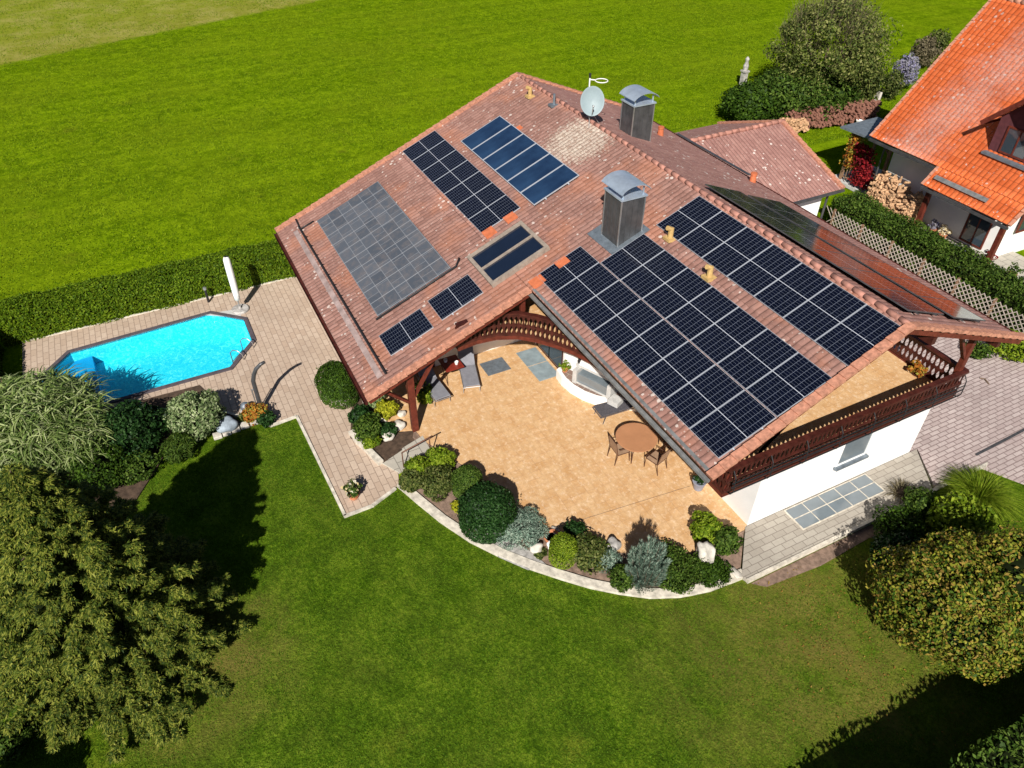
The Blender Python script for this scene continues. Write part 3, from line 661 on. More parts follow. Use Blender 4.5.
# gutters
def gutter(a,b,parent,mat,r=.075):
    a=Vector(a);b=Vector(b);d=(b-a).normalized(); s=d.cross(Vector((0,0,1))).normalized(); m=MB(); V=[]; k=9
    for p in(a,b):
        for rr in(r,r*.86):
            for i in range(k): t=PI*i/(k-1); V.append(p+s*cos(t)*rr+Vector((0,0,-sin(t)*rr)))
    f=[(i,i+1,2*k+i+1,2*k+i) for i in range(k-1)]+[(k+i,3*k+i,3*k+i+1,k+i+1) for i in range(k-1)]+[(0,2*k,3*k,k),(k-1,2*k-1,4*k-1,3*k-1)]
    m.add(V,f); m.build('gutter',mat,parent,smooth=True)
gutter(Lp(-8.1,EWR-.09,-.1),Lp(1.02,EWR-.09,-.1),roofL,'gutter'); gutter(Lp(-20.25,EWL-.08,-.1),Lp(-8.0,EWL-.08,-.1),roofL,'wood')
gutter(RD+Vector((0,.08,-.12)),RC+Vector((0,.08,-.12)),roofR,'wood')
# zinc eave strip along the cut-out and the snow rail with its metal sheet
m=MB().bar(Lp(-8.0,EWR+.07,-.03),Lp(1.0,EWR+.07,-.03),.09,.012,up=NL); m.build('eave_strip','gutter',roofL)
m=MB().bar(Lp(-19.3,-8.3,-.035),Lp(-8.6,-8.3,-.035),.2,.012,up=NL); m.build('eave_strip',plain('worn_zinc_strip',(.36,.27,.25),.6,.2,var=.35,scale=3),roofL)
m=MB(); m.tube([Lp(-19.3,-8.1,.05),Lp(-8.5,-8.1,.05)],.035)
for i in range(14): m.bar(Lp(-19.2+i*.81,-8.1,.05),Lp(-19.2+i*.81,-8.0,-.06),.03)
m.build('snow_rail','black',roofL)
# walls
def section(u0,u1,pts,name='wall',mat='white'):
    n=len(pts); m=MB(); m.add([(u,a,b) for u in(u0,u1) for a,b in pts],[tuple(range(n)),tuple(range(n,2*n))[::-1]]+[(i,n+i,n+(i+1)%n,(i+1)%n) for i in range(n)]); return m.build(name,mat,house)
section(-19.6,-11.25,[(-8,-.3),(7.6,-.3),(7.6,4.55),(RW,6.7),(-8,Lz(-8)-.3)])
section(-11.25,-8.6,[(-1.4,-.3),(6.9,-.3),(6.9,4.6),(RW,6.7),(-1.4,Lz(-1.4)-.3)])
section(-8.6,0,[(0,-.3),(6.9,-.3),(6.9,2.64),(0,2.64)])
MB().prism([(-8.61,-1.39),(-5.55,.02),(-8.61,.02)],-.3,2.64).build('wall','white',house)
section(-8.6,-2.8,[(0.02,2.7),(6.5,2.7),(6.5,4.9),(RW,6.7),(0.02,Lz(0)-.3)])
# gable-front window, terrace window and doors
def window(o,ux,uy,w_,h_,parent,frame='wood',gl='glass',fw=.07,mull=1,name='window',deep=.05):
    """o lower-left corner, ux right direction, uy up; sits proud of the wall"""
    o=Vector(o);ux=Vector(ux).normalized();uy=Vector(uy).normalized();n=ux.cross(uy)
    m=MB()
    def bx(a0,a1,b0,b1,d0,d1,mi=0):
        vs=[o+ux*a+uy*b+n*d for d in(d0,d1) for b in(b0,b1) for a in(a0,a1)]; m.add(vs,[(0,2,3,1),(4,5,7,6),(0,1,5,4),(2,6,7,3),(0,4,6,2),(1,3,7,5)],mi)
    bx(0,w_,0,fw,-.02,deep);bx(0,w_,h_-fw,h_,-.02,deep);bx(0,fw,fw,h_-fw,-.02,deep);bx(w_-fw,w_,fw,h_-fw,-.02,deep)
    for i in range(mull): x=fw+(w_-2*fw)*(i+1)/(mull+1); bx(x-fw*.45,x+fw*.45,fw,h_-fw,-.02,deep-.01)
    f=m.build(name,frame,parent)
    m=MB(); bx(fw,w_-fw,fw,h_-fw,-.02,deep*.35); m.build('pane',gl,f)
    return f
wn=window((.0,3.15,1.05),(0,1,0),(0,0,1),1.25,1.25,house,'white','gglass',fw=.06,mull=0,deep=.03)
MB().box(-.01,.14,3.1,4.45,.97,1.05).build('sill','lead',wn)
window((-11.25,-4.35,.75),(0,1,0),(0,0,1),1.5,1.45,house,'wood_l','glass',mull=1)
d=window((-11.25,-7.2,.02),(0,1,0),(0,0,1),1.7,2.1,house,'wood','glass',mull=1,name='door'); MB().box(-11.2,-11.14,-6.4,-6.3,1,1.1).build('handle','galv',d)
d=window((-8.72,-1.4,.02),(-1,0,0),(0,0,1),2.0,2.15,house,'wood','glass',mull=1,name='door')
d2=window((-3.2,0,.02),(-1,0,0),(0,0,1),1.6,2.1,house,'wood','glass',mull=1,name='door')
window((-2.8,1.2,2.75),(0,1,0),(0,0,1),1.7,2.1,house,'wood','glass',mull=1,name='door')
# net curtain behind terrace window
# balcony
path=[(-8.5,-5.6),(-8.58,-4.9),(-8.5,-4.2),(-8.22,-3.56),(-7.8,-3.1),(-7.25,-2.68),(-6.65,-2.32),(-6.0,-2.05),(-5.2,-1.93),(.42,-1.93),(.42,6.97),(-3.2,6.97)]
inner=[(-2.81,6.97),(-2.81,.03),(-8.59,.03),(-8.59,-1.41),(-11.59,-1.41),(-11.59,-5.6)]
balc=MB().prism(path+inner,2.66,2.785).build('balcony','wood',house)
MB().prism(grow(path+inner,-.03),2.786,2.802).build('floor','terrace',balc)
def resample(pts,step):
    out=[];acc=0
    for i in range(len(pts)-1):
        a,b=Vector(pts[i]),Vector(pts[i+1]); L=(b-a).length; t=step-acc if acc else 0
        while t<L: out.append((a+(b-a)*(t/L),(b-a).normalized())); t+=step
        acc=(L-(t-step))
    return out
prof=[(0,.145),(.10,.145),(.17,.085),(.25,.055),(.33,.085),(.42,.145),(.50,.145),(.58,.075),(.64,.045),(.76,.05),(.84,.085),(.9,.145),(1,.145)]
m=MB()
for p,t in resample(path,.165):
    b=len(m.v); th=Vector((-t.y,t.x))*.012; V=[]
    for sgn in(-1,1):
        for z,wd in prof:
            for q in(-1,1): c=p+t*q*wd*.5+th*sgn; V.append((c.x,c.y,2.85+z*.82))
    k=len(prof)*2; f=[]
    for j in range(len(prof)-1): f+=[(2*j,2*j+1,2*j+3,2*j+2),(k+2*j,k+2*j+2,k+2*j+3,k+2*j+1),(2*j,2*j+2,k+2*j+2,k+2*j),(2*j+1,k+2*j+1,k+2*j+3,2*j+3)]
    m.add(V,f)
m.build('balustrade','wood',balc)
m=MB(); m2=MB()
for i in range(len(path)-1):
    a,b=path[i],path[i+1]; t=(Vector(b)-Vector(a)).normalized()*.03
    A=lambda z:(a[0]-t.x,a[1]-t.y,z); B=lambda z:(b[0]+t.x,b[1]+t.y,z)
    m.bar(A(3.72+.001*i),B(3.72+.001*i),.16,.07); m.bar(A(3.65),B(3.65),.06,.08); m.bar(A(2.87),B(2.87),.05,.09); m.bar(A(3.25),B(3.25),.05,.06)
    o_=Vector((t.y,-t.x)).normalized()*-.03
    m2.bar((a[0]+o_.x,a[1]+o_.y,2.74),(b[0]+o_.x,b[1]+o_.y,2.74),.07,.17+.001*i)
m.build('handrail','wood',balc); m2.build('fascia','wood_l',balc)
# flower-box ledge with curved iron brackets along the gable front
m=MB(); m.bar((.60,-1.9,2.96),(.60,6.9,2.96),.03); m.bar((.62,-1.9,3.2),(.62,6.9,3.2),.03); m.bar((.62,-1.9,3.36),(.62,6.9,3.36),.025)
for i in range(8):
    y=-1.8+i*1.24; m.tube([(.45,y,2.84),(.57,y,2.88),(.63,y,3.02),(.62,y,3.28),(.6,y,3.5),(.47,y,3.68)],.016,6)
m.build('iron_bracket','black',balc)
m=MB()
for i in range(4): y=-1.5+i*2.2; m.bar((.45,y,2.45),(.45,y+1.6,2.45),.1,.02)
# posts
def post(a,b,w_,braces=()):
    p=MB().bar(a,b,w_,w_,up=(1,0,0)).build('post','wood_l',house,bevel=.015)
    for c,d_ in braces: MB().bar(c,d_,.09,.12,up=(1,0,0)).build('brace','wood_l',p)
post((.28,6.8,2.67),(.28,6.8,Rp(.28,6.8).z-.28),.17,[((.28,6.75,4.2),(.28,5.9,Rp(.28,5.9).z-.35))])
post((.28,-1.78,2.67),(.28,-1.78,Lz(-1.78)-.28),.2)
post((-8.35,-7.4,0),(-8.35,-7.4,Lz(-7.4)-.27),.22,[((-8.35,-7.3,1.5),(-8.35,-6.4,Lz(-6.4)-.35)),((-8.45,-7.4,1.4),(-9.5,-7.4,2.45)),((-8.35,-7.5,1.3),(-8.35,-8.3,2.1))])
post((-8.3,-3.35,3.7),(-8.3,-3.35,Lz(-3.35)-.27),.16)
# rafters under the overhangs
m=MB()
for i in range(13): x=-7.6+i*.68; m.bar(Lp(x,-3.1,-.33),Lp(x,.1,-.33),.1,.12,up=NL)
for q_ in range(0): pass
m.build('rafters','wood',house)
for wv in(-2.6,-.2,2.4): MB().bar(Lp(.7,wv,-.4),Lp(-2.9,wv,-.4),.16,.22).build('purlin','wood',house)
for t in(.25,.9): MB().bar(Rp(.9,RW+5*t,-.4),Rp(-2.9,RW+5*t,-.4),.16,.22).build('purlin','wood',house)
# roof window
rw=MB(); wv0,wv1,u0,u1=-3.95,-1.95,-11.1,-9.22
f=MB()
def lbar(m,u0,w0,u1,w1,off,wd,ht,mi=0): m.bar(Lp(u0,w0,off),Lp(u1,w1,off),wd,ht,up=NL,mi=mi)
lbar(f,u0,wv0,u1,wv0,.03,.13,.16);lbar(f,u0,wv1,u1,wv1,.03,.13,.16);lbar(f,u0,wv0-.06,u0,wv1+.06,.03,.12,.17);lbar(f,u1,wv0-.06,u1,wv1+.06,.03,.12,.17);lbar(f,(u0+u1)/2,wv0,(u0+u1)/2,wv1,.03,.07,.15)
rwf=f.build('roof_window',plain('brown_window_frame',(.27,.22,.18),.6),house)
slab([Lp(u0,wv0),Lp(u1,wv0),Lp(u1,wv1),Lp(u0,wv1)],NL,-.04,.045).build('pane','blueglass',rwf)
# chimneys
def chimney(u,wv,a,b,z0,h,label=None):
    c=MB().box(u-a,u+a,wv-b,wv+b,z0-.6,z0+h).build('chimney','zinc_d',house)
    m=MB()
    for i in range(1,4):
        y=wv-b+2*b*i/4; m.box(u+a,u+a+.012,y-.008,y+.008,z0-.3,z0+h); m.box(u-a-.012,u-a,y-.008,y+.008,z0-.3,z0+h)
        x=u-a+2*a*i/4; m.box(x-.008,x+.008,wv-b-.012,wv-b,z0-.3,z0+h)
    for x in(u-a,u+a):
        for y in(wv-b,wv+b): m.box(x-.018,x+.018,y-.018,y+.018,z0-.3,z0+h,1)
    m.build('cladding',['zinc_d','galv'],c)
    m=MB(); m.box(u-a-.05,u+a+.05,wv-b-.05,wv+b+.05,z0+h,z0+h+.05)
    for x in(u-a+.06,u+a-.06):
        for y in(wv-b+.06,wv+b-.06): m.box(x-.02,x+.02,y-.02,y+.02,z0+h+.05,z0+h+.3)
    V=[];k=15;r=b+.1
    for off in(0,.02):
        for x in(u-a-.12,u+a+.12):
            for i in range(k): t=-1+2*i/(k-1); V.append((x,wv+t*r,z0+h+.10+.36*math.sqrt(max(0,1-t*t*.85))+off))
    q=[]
    for o_,fl in((0,0),(2*k,1)): q+=[(o_+i,o_+i+1,o_+k+i+1,o_+k+i)[::(1 if fl else -1)] for i in range(k-1)]
    q+=[(i,2*k+i,2*k+i+1,i+1) for i in range(k-1)]+[(k+i,k+i+1,3*k+i+1,3*k+i) for i in range(k-1)]
    m.add(V,q); m.build('cap','zinc',c)
    return c
ch=chimney(-7.87,-.03,.46,.43,5.75,1.6)
slab([Lp(-8.75,-.75),Lp(-7.25,-.75),Lp(-7.25,.6),Lp(-8.75,.6)],NL,-.05,-.005).build('flashing','lead',ch)
chimney(-13.72,4.4,.40,.46,6.35,1.25)
# vent pipes and odd tiles on the roof
for (px,py,mt,lb) in[(530,95,'yel',''),(672,237,'yel',''),(710,275,'yel','')]:
    pass
def onL(px,py):
    d=FF*F+RR*(px-512)-UU*(py-384); p0=np.array([0,0,5.998]); n=np.array(NL); return Vector(CAM+d*(((p0-CAM)@n)/(d@n)))
for px,py in[(530,96),(670,238),(709,277)]:
    p=onL(px,py); m=MB(); m.box(p.x-.16,p.x+.16,p.y-.16,p.y+.16,p.z-.06,p.z+.03); m.tube([p,p+Vector((0,0,.34))],.085,10); m.tube([p+Vector((0,0,.30)),p+Vector((0,-.16,.38))],.075,8); m.build('vent_tile','yel',roofL)
for px,py in[(786,196),(669,139)]:
    d=FF*F+RR*(px-512)-UU*(py-384); p=Rp(*( (-10.6,8.0) if px==786 else (-15.3,6.9)))
    m=MB(); m.tube([p-Vector((0,0,.1)),p+Vector((0,0,.22))],[.14,.11],10); m.tube([p+Vector((0,0,.22)),p+Vector((0,0,.3))],.13,10); m.build('vent_tile','ora',roofR)
p=onL(554,104); m=MB(); m.tube([p,p+Vector((0,0,.4))],.05); m.box(p.x-.15,p.x+.15,p.y-.2,p.y+.2,p.z-.08,p.z-.0); m.build('vent_tile','lead',roofL)
for px,py,a,b in[(510,217,.34,.2),(489,232,.4,.2),(537,281,.36,.22),(562,262,.32,.2),(518,128,.2,.14),(525,141,.2,.14),(475,252,.14,.14)]:
    p=onL(px,py); m=MB(); m.add([Lp(p.x+i*a*.6,p.y+j*b,.0) for i,j in((-1,-1),(1,-1),(1,1),(-1,1))]+[Lp(p.x+i*a*.6,p.y+j*b,-.08) for i,j in((-1,-1),(1,-1),(1,1),(-1,1))],[(0,1,2,3),(0,4,5,1),(1,5,6,2),(2,6,7,3),(3,7,4,0)]); m.build('replaced_tile','ora',roofL)

# ------------------------------------------------------------------ solar arrays
fr_me=None
def module_meshes(mw,ml):
    t=.04;f=.012
    m=MB(); m.box(-mw/2+f,mw/2-f,-ml/2+f,ml/2-f,-.02,-.003)
    return m
_mod={}
def array(name,label,u0,u1,w0,w1,n,rows,P,back=False,off=0.,modname='solar_module',group=None,ml=None,fmat='alu'):
    """n modules along u in every (w0,w1) row; P maps roof coordinates to space"""
    e=empty(name,P((u0+u1)/2,(w0+w1)/2,off),label,'solar panels',group); T=e.matrix_basis.inverted()
    T=Matrix.Translation(-e.location)
    L=(P(u0,w1)-P(u0,w0)).length; mw=(u1-u0)/n-.015
    a=P(u0,w0);ex=(P(u1,w0)-a).normalized();ey=(P(u0,w1)-a); ey=(ey-ex*ey.dot(ex)).normalized(); ez=ex.cross(ey); 
    Mr=Matrix((ex,ey,ez)).transposed().to_4x4()
    proto=None; fw_=.009 if modname=='solar_module' else .028
    for i in range(n):
        c=P(u0+(u1-u0)*(i+.5)/n,(w0+w1)/2,off)-e.location
        MM=Mr.copy(); MM.translation=c
        if proto is None:
            m=MB(); m.box(-mw/2+.01,mw/2-.01,-L/2+.01,L/2-.01,-.03,-.004)
            g=m.build(modname,'pv' if modname=='solar_module' else 'thermal',e,uv=lambda v:(v.x,v.y))
            m=MB(); m.box(-mw/2,mw/2,-L/2,-L/2+fw_,-.035,0);m.box(-mw/2,mw/2,L/2-fw_,L/2,-.035,0);m.box(-mw/2,-mw/2+fw_,-L/2+fw_,L/2-fw_,-.035,0);m.box(mw/2-fw_,mw/2,-L/2+fw_,L/2-fw_,-.035,0)
            fr=m.build('frame',fmat,g); proto=(g,fr); g.matrix_local=MM
        else:
            g=proto[0].copy(); COL.objects.link(g); g.parent=e; g.matrix_local=MM
            f2=proto[1].copy(); COL.objects.link(f2); f2.parent=g
    m=MB()
    for q in(.25,.75):
        wv=w0+(w1-w0)*q; m.bar(P(u0-.05,wv,off-.055)-e.location,P(u1+.05,wv,off-.055)-e.location,.04,.035,up=ez)
    m.build('mounting_rail',fmat,e)
    return e
GS='dark solar module rows on the house roof'
array('solar_array','lowest row of dark solar panels beside the cut-out eave, left of the tall chimney',-8.43,.75,-2.78,-1.19,8,1,Lp,group=GS)
array('solar_array','second row of dark solar panels, starting at the foot of the tall chimney',-7.24,.75,-1.165,.37,7,1,Lp,group=GS)
array('solar_array','row of dark solar panels just below the ridge, front part of roof',-7.25,.75,.83,2.38,7,1,Lp,group=GS)
array('solar_array','back row of dark solar panels between the grey mat and the blue collectors',-19.98,-11.96,-3.09,-1.55,7,1,Lp,group=GS)
array('solar_array','pair of small solar panels nearest the roof window',-10.46,-9.2,-5.84,-4.33,1,1,Lp,group=GS)
array('solar_array','pair of small solar panels nearest the low eave corner',-10.36,-9.14,-7.7,-6.17,1,1,Lp,group=GS)
array('solar_array','inner row of reflective dark panels on the far slope beside the ridge',-7.95,.25,3.15,4.78,7,1,Rp,off=.09,group=GS,fmat='zinc_d')
array('solar_array','outer row of reflective dark panels on the far slope facing the lattice fence',-7.75,.45,4.95,6.57,7,1,Rp,off=.09,group=GS,fmat='zinc_d')
array('thermal_collector_array','six blue solar thermal collectors side by side near the back ridge',-17.95,-11.55,-1.2,.6,6,1,Lp,modname='collector',off=.06)
e=empty('pool_heating_mat',Lp(-15.2,-6),'big matt grey tiled solar pool heating mat on the roof above the patio','pool heater')
V=slab([Lp(-19.0,-7.4),Lp(-11.3,-7.4),Lp(-11.3,-4.6),Lp(-19.0,-4.6)],NL,-.045,-.01); wbuild(V,'mat','absorber',e)
m=MB(); m.tube([Lp(-19.1,-7.5,.0),Lp(-19.1,-8.1,.02),Lp(-20.0,-8.05,.02)],.035); wbuild(m,'pipe','black',e,smooth=True); m=MB(); m.tube([Lp(-11.15,-7.5,.02),Lp(-11.15,-4.45,.02),Lp(-11.4,-4.2,.05)],.035)
wbuild(m,'pipe','black',e,smooth=True)
# ------------------------------------------------------------------ dish and aerial on the ridge
e=empty('satellite_dish',(-14.3,RW,RZ),'grey oval satellite dish on the ridge beside the small chimney','satellite dish')
ax=Vector((.82,-.42,.38)).normalized(); c=Vector((-14.0,2.5,RZ+.75)); Q=ax.to_track_quat('Z','Y').to_matrix()
V=[];f=[];n=28
for j,(r,z) in enumerate([(.0,-.12),(.15,-.11),(.3,-.075),(.42,-.03),(.48,0),(.49,0),(.49,-.02),(.42,-.055),(.3,-.1),(.0,-.14)]):
    for k in range(n): a=2*PI*k/n; V.append(c+Q@Vector((r*cos(a)*.92,r*sin(a)*1.08,z)))
for j in range(9):
    for k in range(n): f.append((j*n+k,j*n+(k+1)%n,(j+1)*n+(k+1)%n,(j+1)*n+k))
wbuild(MB().add(V,f),'reflector','dish',e,smooth=True)
m=MB(); lo=c+Q@Vector((0,-.5,-.02)); m.tube([lo,c+ax*.5+Vector((0,0,-.22))],.02); m.tube([c+ax*.5+Vector((0,0,-.22)),c+ax*.42+Vector((0,0,-.2))],.04,10); wbuild(m,'arm','galv',e,smooth=True)
m=MB(); b=Vector((-14.25,RW,RZ-.15)); m.tube([b,b+Vector((0,0,.9))],.03); m.bar(b+Vector((0,0,.85)),c-ax*.14,.06); m.tube([b+Vector((.5,-.3,-.1)),b+Vector((0,0,.5))],.015); m.tube([b+Vector((.1,.5,-.2)),b+Vector((0,0,.5))],.015); wbuild(m,'mount','galv',e)
e=empty('roof_aerial',(-14.75,2.8,RZ-.1),'thin white mast with a small loop aerial rising behind the satellite dish','aerial')
m=MB(); m.tube([(0,0,0),(0,0,1.45)],.026); wbuild_=m.build('mast','white',e)
m=MB(); m.tube([(0,0,1.45),(0,0,1.6)],.045,8); m.build('cap','black',e)
m=MB(); m.tube([(.1*0+.32+.26*cos(a)*.9,.1+.32+.26*sin(a)*.9-.1,1.38) for a in np.linspace(0,2*PI,22)],.018,6,cap=False); m.bar((0,0,1.38),(.15,.16,1.38),.03); m.build('loop','white',e)

# ------------------------------------------------------------------ annex (garage) behind
g=empty('garage',(-14.5,11.5,0),'low annex with a red tiled gable roof joined to the back of the big house','annex')
az=4.55; ur=-15.75; wg=14.35; TE=math.tan(rad(20))
hw=4.35; ez_=az-hw*TE
ob=roofmesh('roof',[((ur+hw,8.2,ez_),(ur+hw,wg+.15,ez_),(ur,wg,az),(ur,8.2,az)),((ur-hw,wg+.15,ez_),(ur-hw,6.5,ez_),(ur,6.5,az),(ur,wg,az))],'roof_r',None,amp=.012,step=.0)
ob.parent=g; ob.matrix_parent_inverse=Matrix.Translation(-Vector(g.location))
def gp(o): o.parent=g; o.matrix_parent_inverse=Matrix.Translation(-Vector(g.location)); return o
def par(o,e): o.parent=e; o.matrix_parent_inverse=Matrix.Translation(-Vector(e.location)); return o
nn_=Vector((TE,0,1)).normalized()
r_=ob
for a,b,n_ in(((ur+hw,wg+.1,ez_),(ur,wg,az),nn_),((ur-hw,wg+.1,ez_),(ur,wg,az),Vector((-TE,0,1)).normalized())):
    m=MB(); k=13; A=Vector(a);B=Vector(b)
    for i in range(k): m.bar(A.lerp(B,i/k)+n_*.0,A.lerp(B,(i+1.03)/k)-n_*.04,.22,.08,up=n_)
    o=m.build('verge_tiles','verge',None); o.parent=r_
m=MB(); 
for i in range(14): m.tube([(ur,9+i*.39,az-.02),(ur,9+i*.39+.41,az-.045)],.1,8)
o=m.build('ridge_tiles','ridge',None,smooth=True); o.parent=r_
m=MB(); pts=[(ur+hw-.5,-.3),(ur+hw-.5,ez_-.05),(ur,az-.32),(ur-hw+.5,ez_-.05),(ur-hw+.5,-.3)]
m.add([(u,y,z) for y in(7.2,wg-.5) for u,z in pts],[tuple(range(5)),tuple(range(5,10))[::-1]]+[(i,5+i,5+(i+1)%5,(i+1)%5) for i in range(5)]); gp(m.build('wall','white',None))
m=MB(); m.bar((ur+hw+.05,9.3,ez_-.1),(ur+hw+.05,wg+.1,ez_-.1),.1,.1); m.tube([(ur+hw-.35,wg-.35,ez_-.15),(ur+hw-.35,wg-.35,0)],.05); gp(m.build('gutter','zinc_d',None))
# valley strip between both roofs
m=MB().bar(Rq(.18,.99)+Vector((0,.02,.02)),Rq(.42,1.0)+Vector((0,.05,.02)),.12,.03); o=m.build('valley_gutter','zinc_d',None); o.parent=r_

# ------------------------------------------------------------------ neighbouring house
nb=empty('neighbour_house',(-10.6,24,0),'white neighbouring house with a steep bright orange tiled roof and dark wooden dormer','house')
def npart(mb,name,mat,**k): return par(mb.build(name,mat,None,**k),nb)
ang=rad(46); TN=math.tan(ang); w0,z0=19.4,3.3; NW=25.0
def Np(u,wv,off=0.): return Vector((u,wv,z0+(wv-w0)*TN))+Vector((0,-sin(ang),cos(ang)))*off
NZ=Np(0,NW).z; uN,uS=-14.6,-6.15; wl=18.7
q1=(Np(uN,w0),Np(uS,w0),Np(uS,NW),Np(uN,NW)); q2=(Np(-10.6,wl),Np(uS,wl),Np(uS,w0),Np(-10.6,w0))
q3=(Vector((uS,31,NZ-6*TN)),Vector((uN,31,NZ-6*TN)),Vector((uN,NW,NZ)),Vector((uS,NW,NZ)))
nr=roofmesh('roof',[q1,q2,q3],'roof_o',None,period=.24,row=.34,off=0); par(nr,nb)
NN=Vector((0,-sin(ang),cos(ang)))
for pts,n_ in(([Np(uN+.05,w0+.03),Np(uS-.05,w0+.03),Np(uS-.05,NW),Np(uN+.05,NW)],NN),([Np(-10.55,wl+.03),Np(uS-.05,wl+.03),Np(uS-.05,w0),Np(-10.55,w0)],NN)):
    o=slab(pts,n_,-.2,-.02).build('soffit','wood',None); o.parent=nr
for a,b in((Np(uN,w0),Np(uN,NW)),(Np(uS,wl),Np(uS,NW)),(Np(-10.6,wl),Np(-10.6,w0))):
    m=MB(); A,B=a,b; k=max(2,int((B-A).length/.34))
    for i in range(k): m.bar(A.lerp(B,i/k)+NN*.03,A.lerp(B,(i+1.03)/k)-NN*.01,.14,.07,up=NN)
    o=m.build('verge_tiles','roof_o2' if 'roof_o2' in MT else 'verge',None); o.parent=nr
m=MB(); 
for i in range(26): m.tube([(uN+i*.345,NW,NZ+.0),(uN+i*.345+.36,NW,NZ-.03)],.13,8)
o=m.build('ridge_tiles','verge',None,smooth=True); o.parent=nr
m=MB(); m.bar(Np(uN,w0-.08,-.08),Np(-10.6,w0-.08,-.08),.12,.1); m.bar(Np(-10.6,wl-.08,-.08),Np(uS,wl-.08,-.08),.12,.1); m.tube([(-14.3,20.35,3.0),(-14.3,20.35,0)],.05); o=m.build('gutter','zinc_d',None); o.parent=nr
m=MB(); m.bar(Np(-10.3,wl+.35,.13),Np(-7.6,wl+.35,.13),.2,.03,up=NN)
for i in range(6): m.bar(Np(-10.2+i*.5,wl+.35,.02),Np(-10.2+i*.5,wl+.35,.15),.03)
o=m.build('snow_guard','gutter',None); o.parent=nr
# walls
wf=20.6
m=MB(); pts=[(wf,-.3),(wf,4.2),(NW,8.4),(29.5,4.0),(29.5,-.3)]
m.add([(u,a,b) for u in(uN+.7,uS-1.0) for a,b in pts],[tuple(range(5)),tuple(range(5,10))[::-1]]+[(i,5+i,5+(i+1)%5,(i+1)%5) for i in range(5)])
npart(m,'wall','white')
window((-9.0,wf,.1),(1,0,0),(0,0,1),1.2,2.1,None,'wood_l','glass',name='door',mull=1); 
d=bpy.data.objects[[o.name for o in bpy.data.objects if o.name.startswith('door')][-1]]
for o in list(bpy.data.objects):
    if o.name.startswith('door') and o.parent is None: par(o,nb)
for args in[((-7.02,21.2,1.2),(0,1,0),(0,0,1),1.1,1.3)]:
    f_=window(*args,None,'orangewood' if 'orangewood' in MT else 'wood_l','glass'); par(f_,nb)
def nbpost(a,b,w_): npart(MB().bar(a,b,w_,w_,up=(1,0,0)),'post','wood_l')
nbpost((-10.45,19.25,0),(-10.45,19.25,2.75),.2); nbpost((-6.6,19.25,0),(-6.6,19.25,2.75),.2); nbpost((-6.6,19.25,2.2),(-6.6,20.5,2.9),.12)
npart(MB().bar((-10.5,19.25,2.78),(-6.3,19.25,2.78),.16,.2),'beam','wood_l')
# dormer
dm=MB(); uc=-8.25; hwd=1.1; yb=20.45; zb_=Np(0,yb).z; eh=1.5; pk=2.6
dm.add([(uc-hwd,yb,zb_-.05),(uc+hwd,yb,zb_-.05),(uc+hwd,yb,zb_+eh),(uc,yb,zb_+pk),(uc-hwd,yb,zb_+eh)]+[(uc-hwd,yb+3,zb_-.05),(uc+hwd,yb+3,zb_-.05),(uc+hwd,yb+3,zb_+eh),(uc,yb+3,zb_+pk),(uc-hwd,yb+3,zb_+eh)],[(0,1,2,3,4),(5,9,8,7,6),(0,4,9,5),(1,6,7,2)])
dorm=npart(dm,'dormer',plain('purple_brown_wood',(.10,.03,.035),.7))
pk2=zb_+pk+.1; ev=zb_+eh-.32; ow=hwd+.45; yf=yb-.55
o=roofmesh('roof',[((uc-ow,yb+2.2,ev),(uc-ow,yf,ev),(uc,yf,pk2),(uc,yb+3.6,pk2)),((uc+ow,yf,ev),(uc+ow,yb+2.2,ev),(uc,yb+3.6,pk2),(uc,yf,pk2))],'roof_o',None,period=.24,row=.34,off=0); o.parent=dorm
m=MB(); m.bar((uc-ow,yf,ev-.05),(uc,yf,pk2-.05),.05,.2); m.bar((uc,yf,pk2-.05),(uc+ow,yf,ev-.05),.05,.2); m.bar((uc-ow,yf+.3,ev-.1),(uc-ow,yb+1.5,ev-.1),.06,.1); o=m.build('verge_board','wood_l',None); o.parent=dorm
o=window((uc-.62,yb,zb_+.1),(1,0,0),(0,0,1),1.24,1.15,None,'wood_l','glass',mull=1); o.parent=dorm
m=MB().box(uc-hwd-.05,uc+hwd+.05,yb-.32,yb+.02,zb_-.12,zb_-.02); o=m.build('apron','lead',None); o.parent=dorm
# porch with grey roof and weathered railing
pc=empty('garden_porch',(-15.6,20.9,0),'small open porch with flat grey roof and weathered timber railing beside the orange-roofed house','porch')
m=MB(); P_=[(-17.0,20.0),(-14.4,20.3),(-14.3,23.0),(-17.1,22.8)]
m.prism(P_,2.78,2.88); wbuild(m,'roof','lead',pc)
m=MB()
for x,y in[(-16.5,20.55),(-14.2,20.75),(-16.5,22.5)]: wbuild(MB().bar((x,y,0),(x,y,2.78),.13),'post','wood_n',pc)
m.bar((-16.5,20.55,1.0),(-14.2,20.75,1.0),.07); m.bar((-16.5,20.55,.25),(-14.2,20.75,.25),.06)
for i in range(13): t=(i+.5)/13; m.bar((-16.5+2.3*t,20.55+.2*t,.2),(-16.5+2.3*t,20.55+.2*t,1.0),.07,.025)
m.bar((-16.5,20.55,2.2),(-15.9,20.6,2.75),.08); m.bar((-14.2,20.75,2.2),(-14.8,20.7,2.75),.08)
wbuild(m,'railing','wood_n',pc)
wbuild(MB().box(-17,-13.2,20.3,23.5,-.1,.06),'floor','concrete',pc)
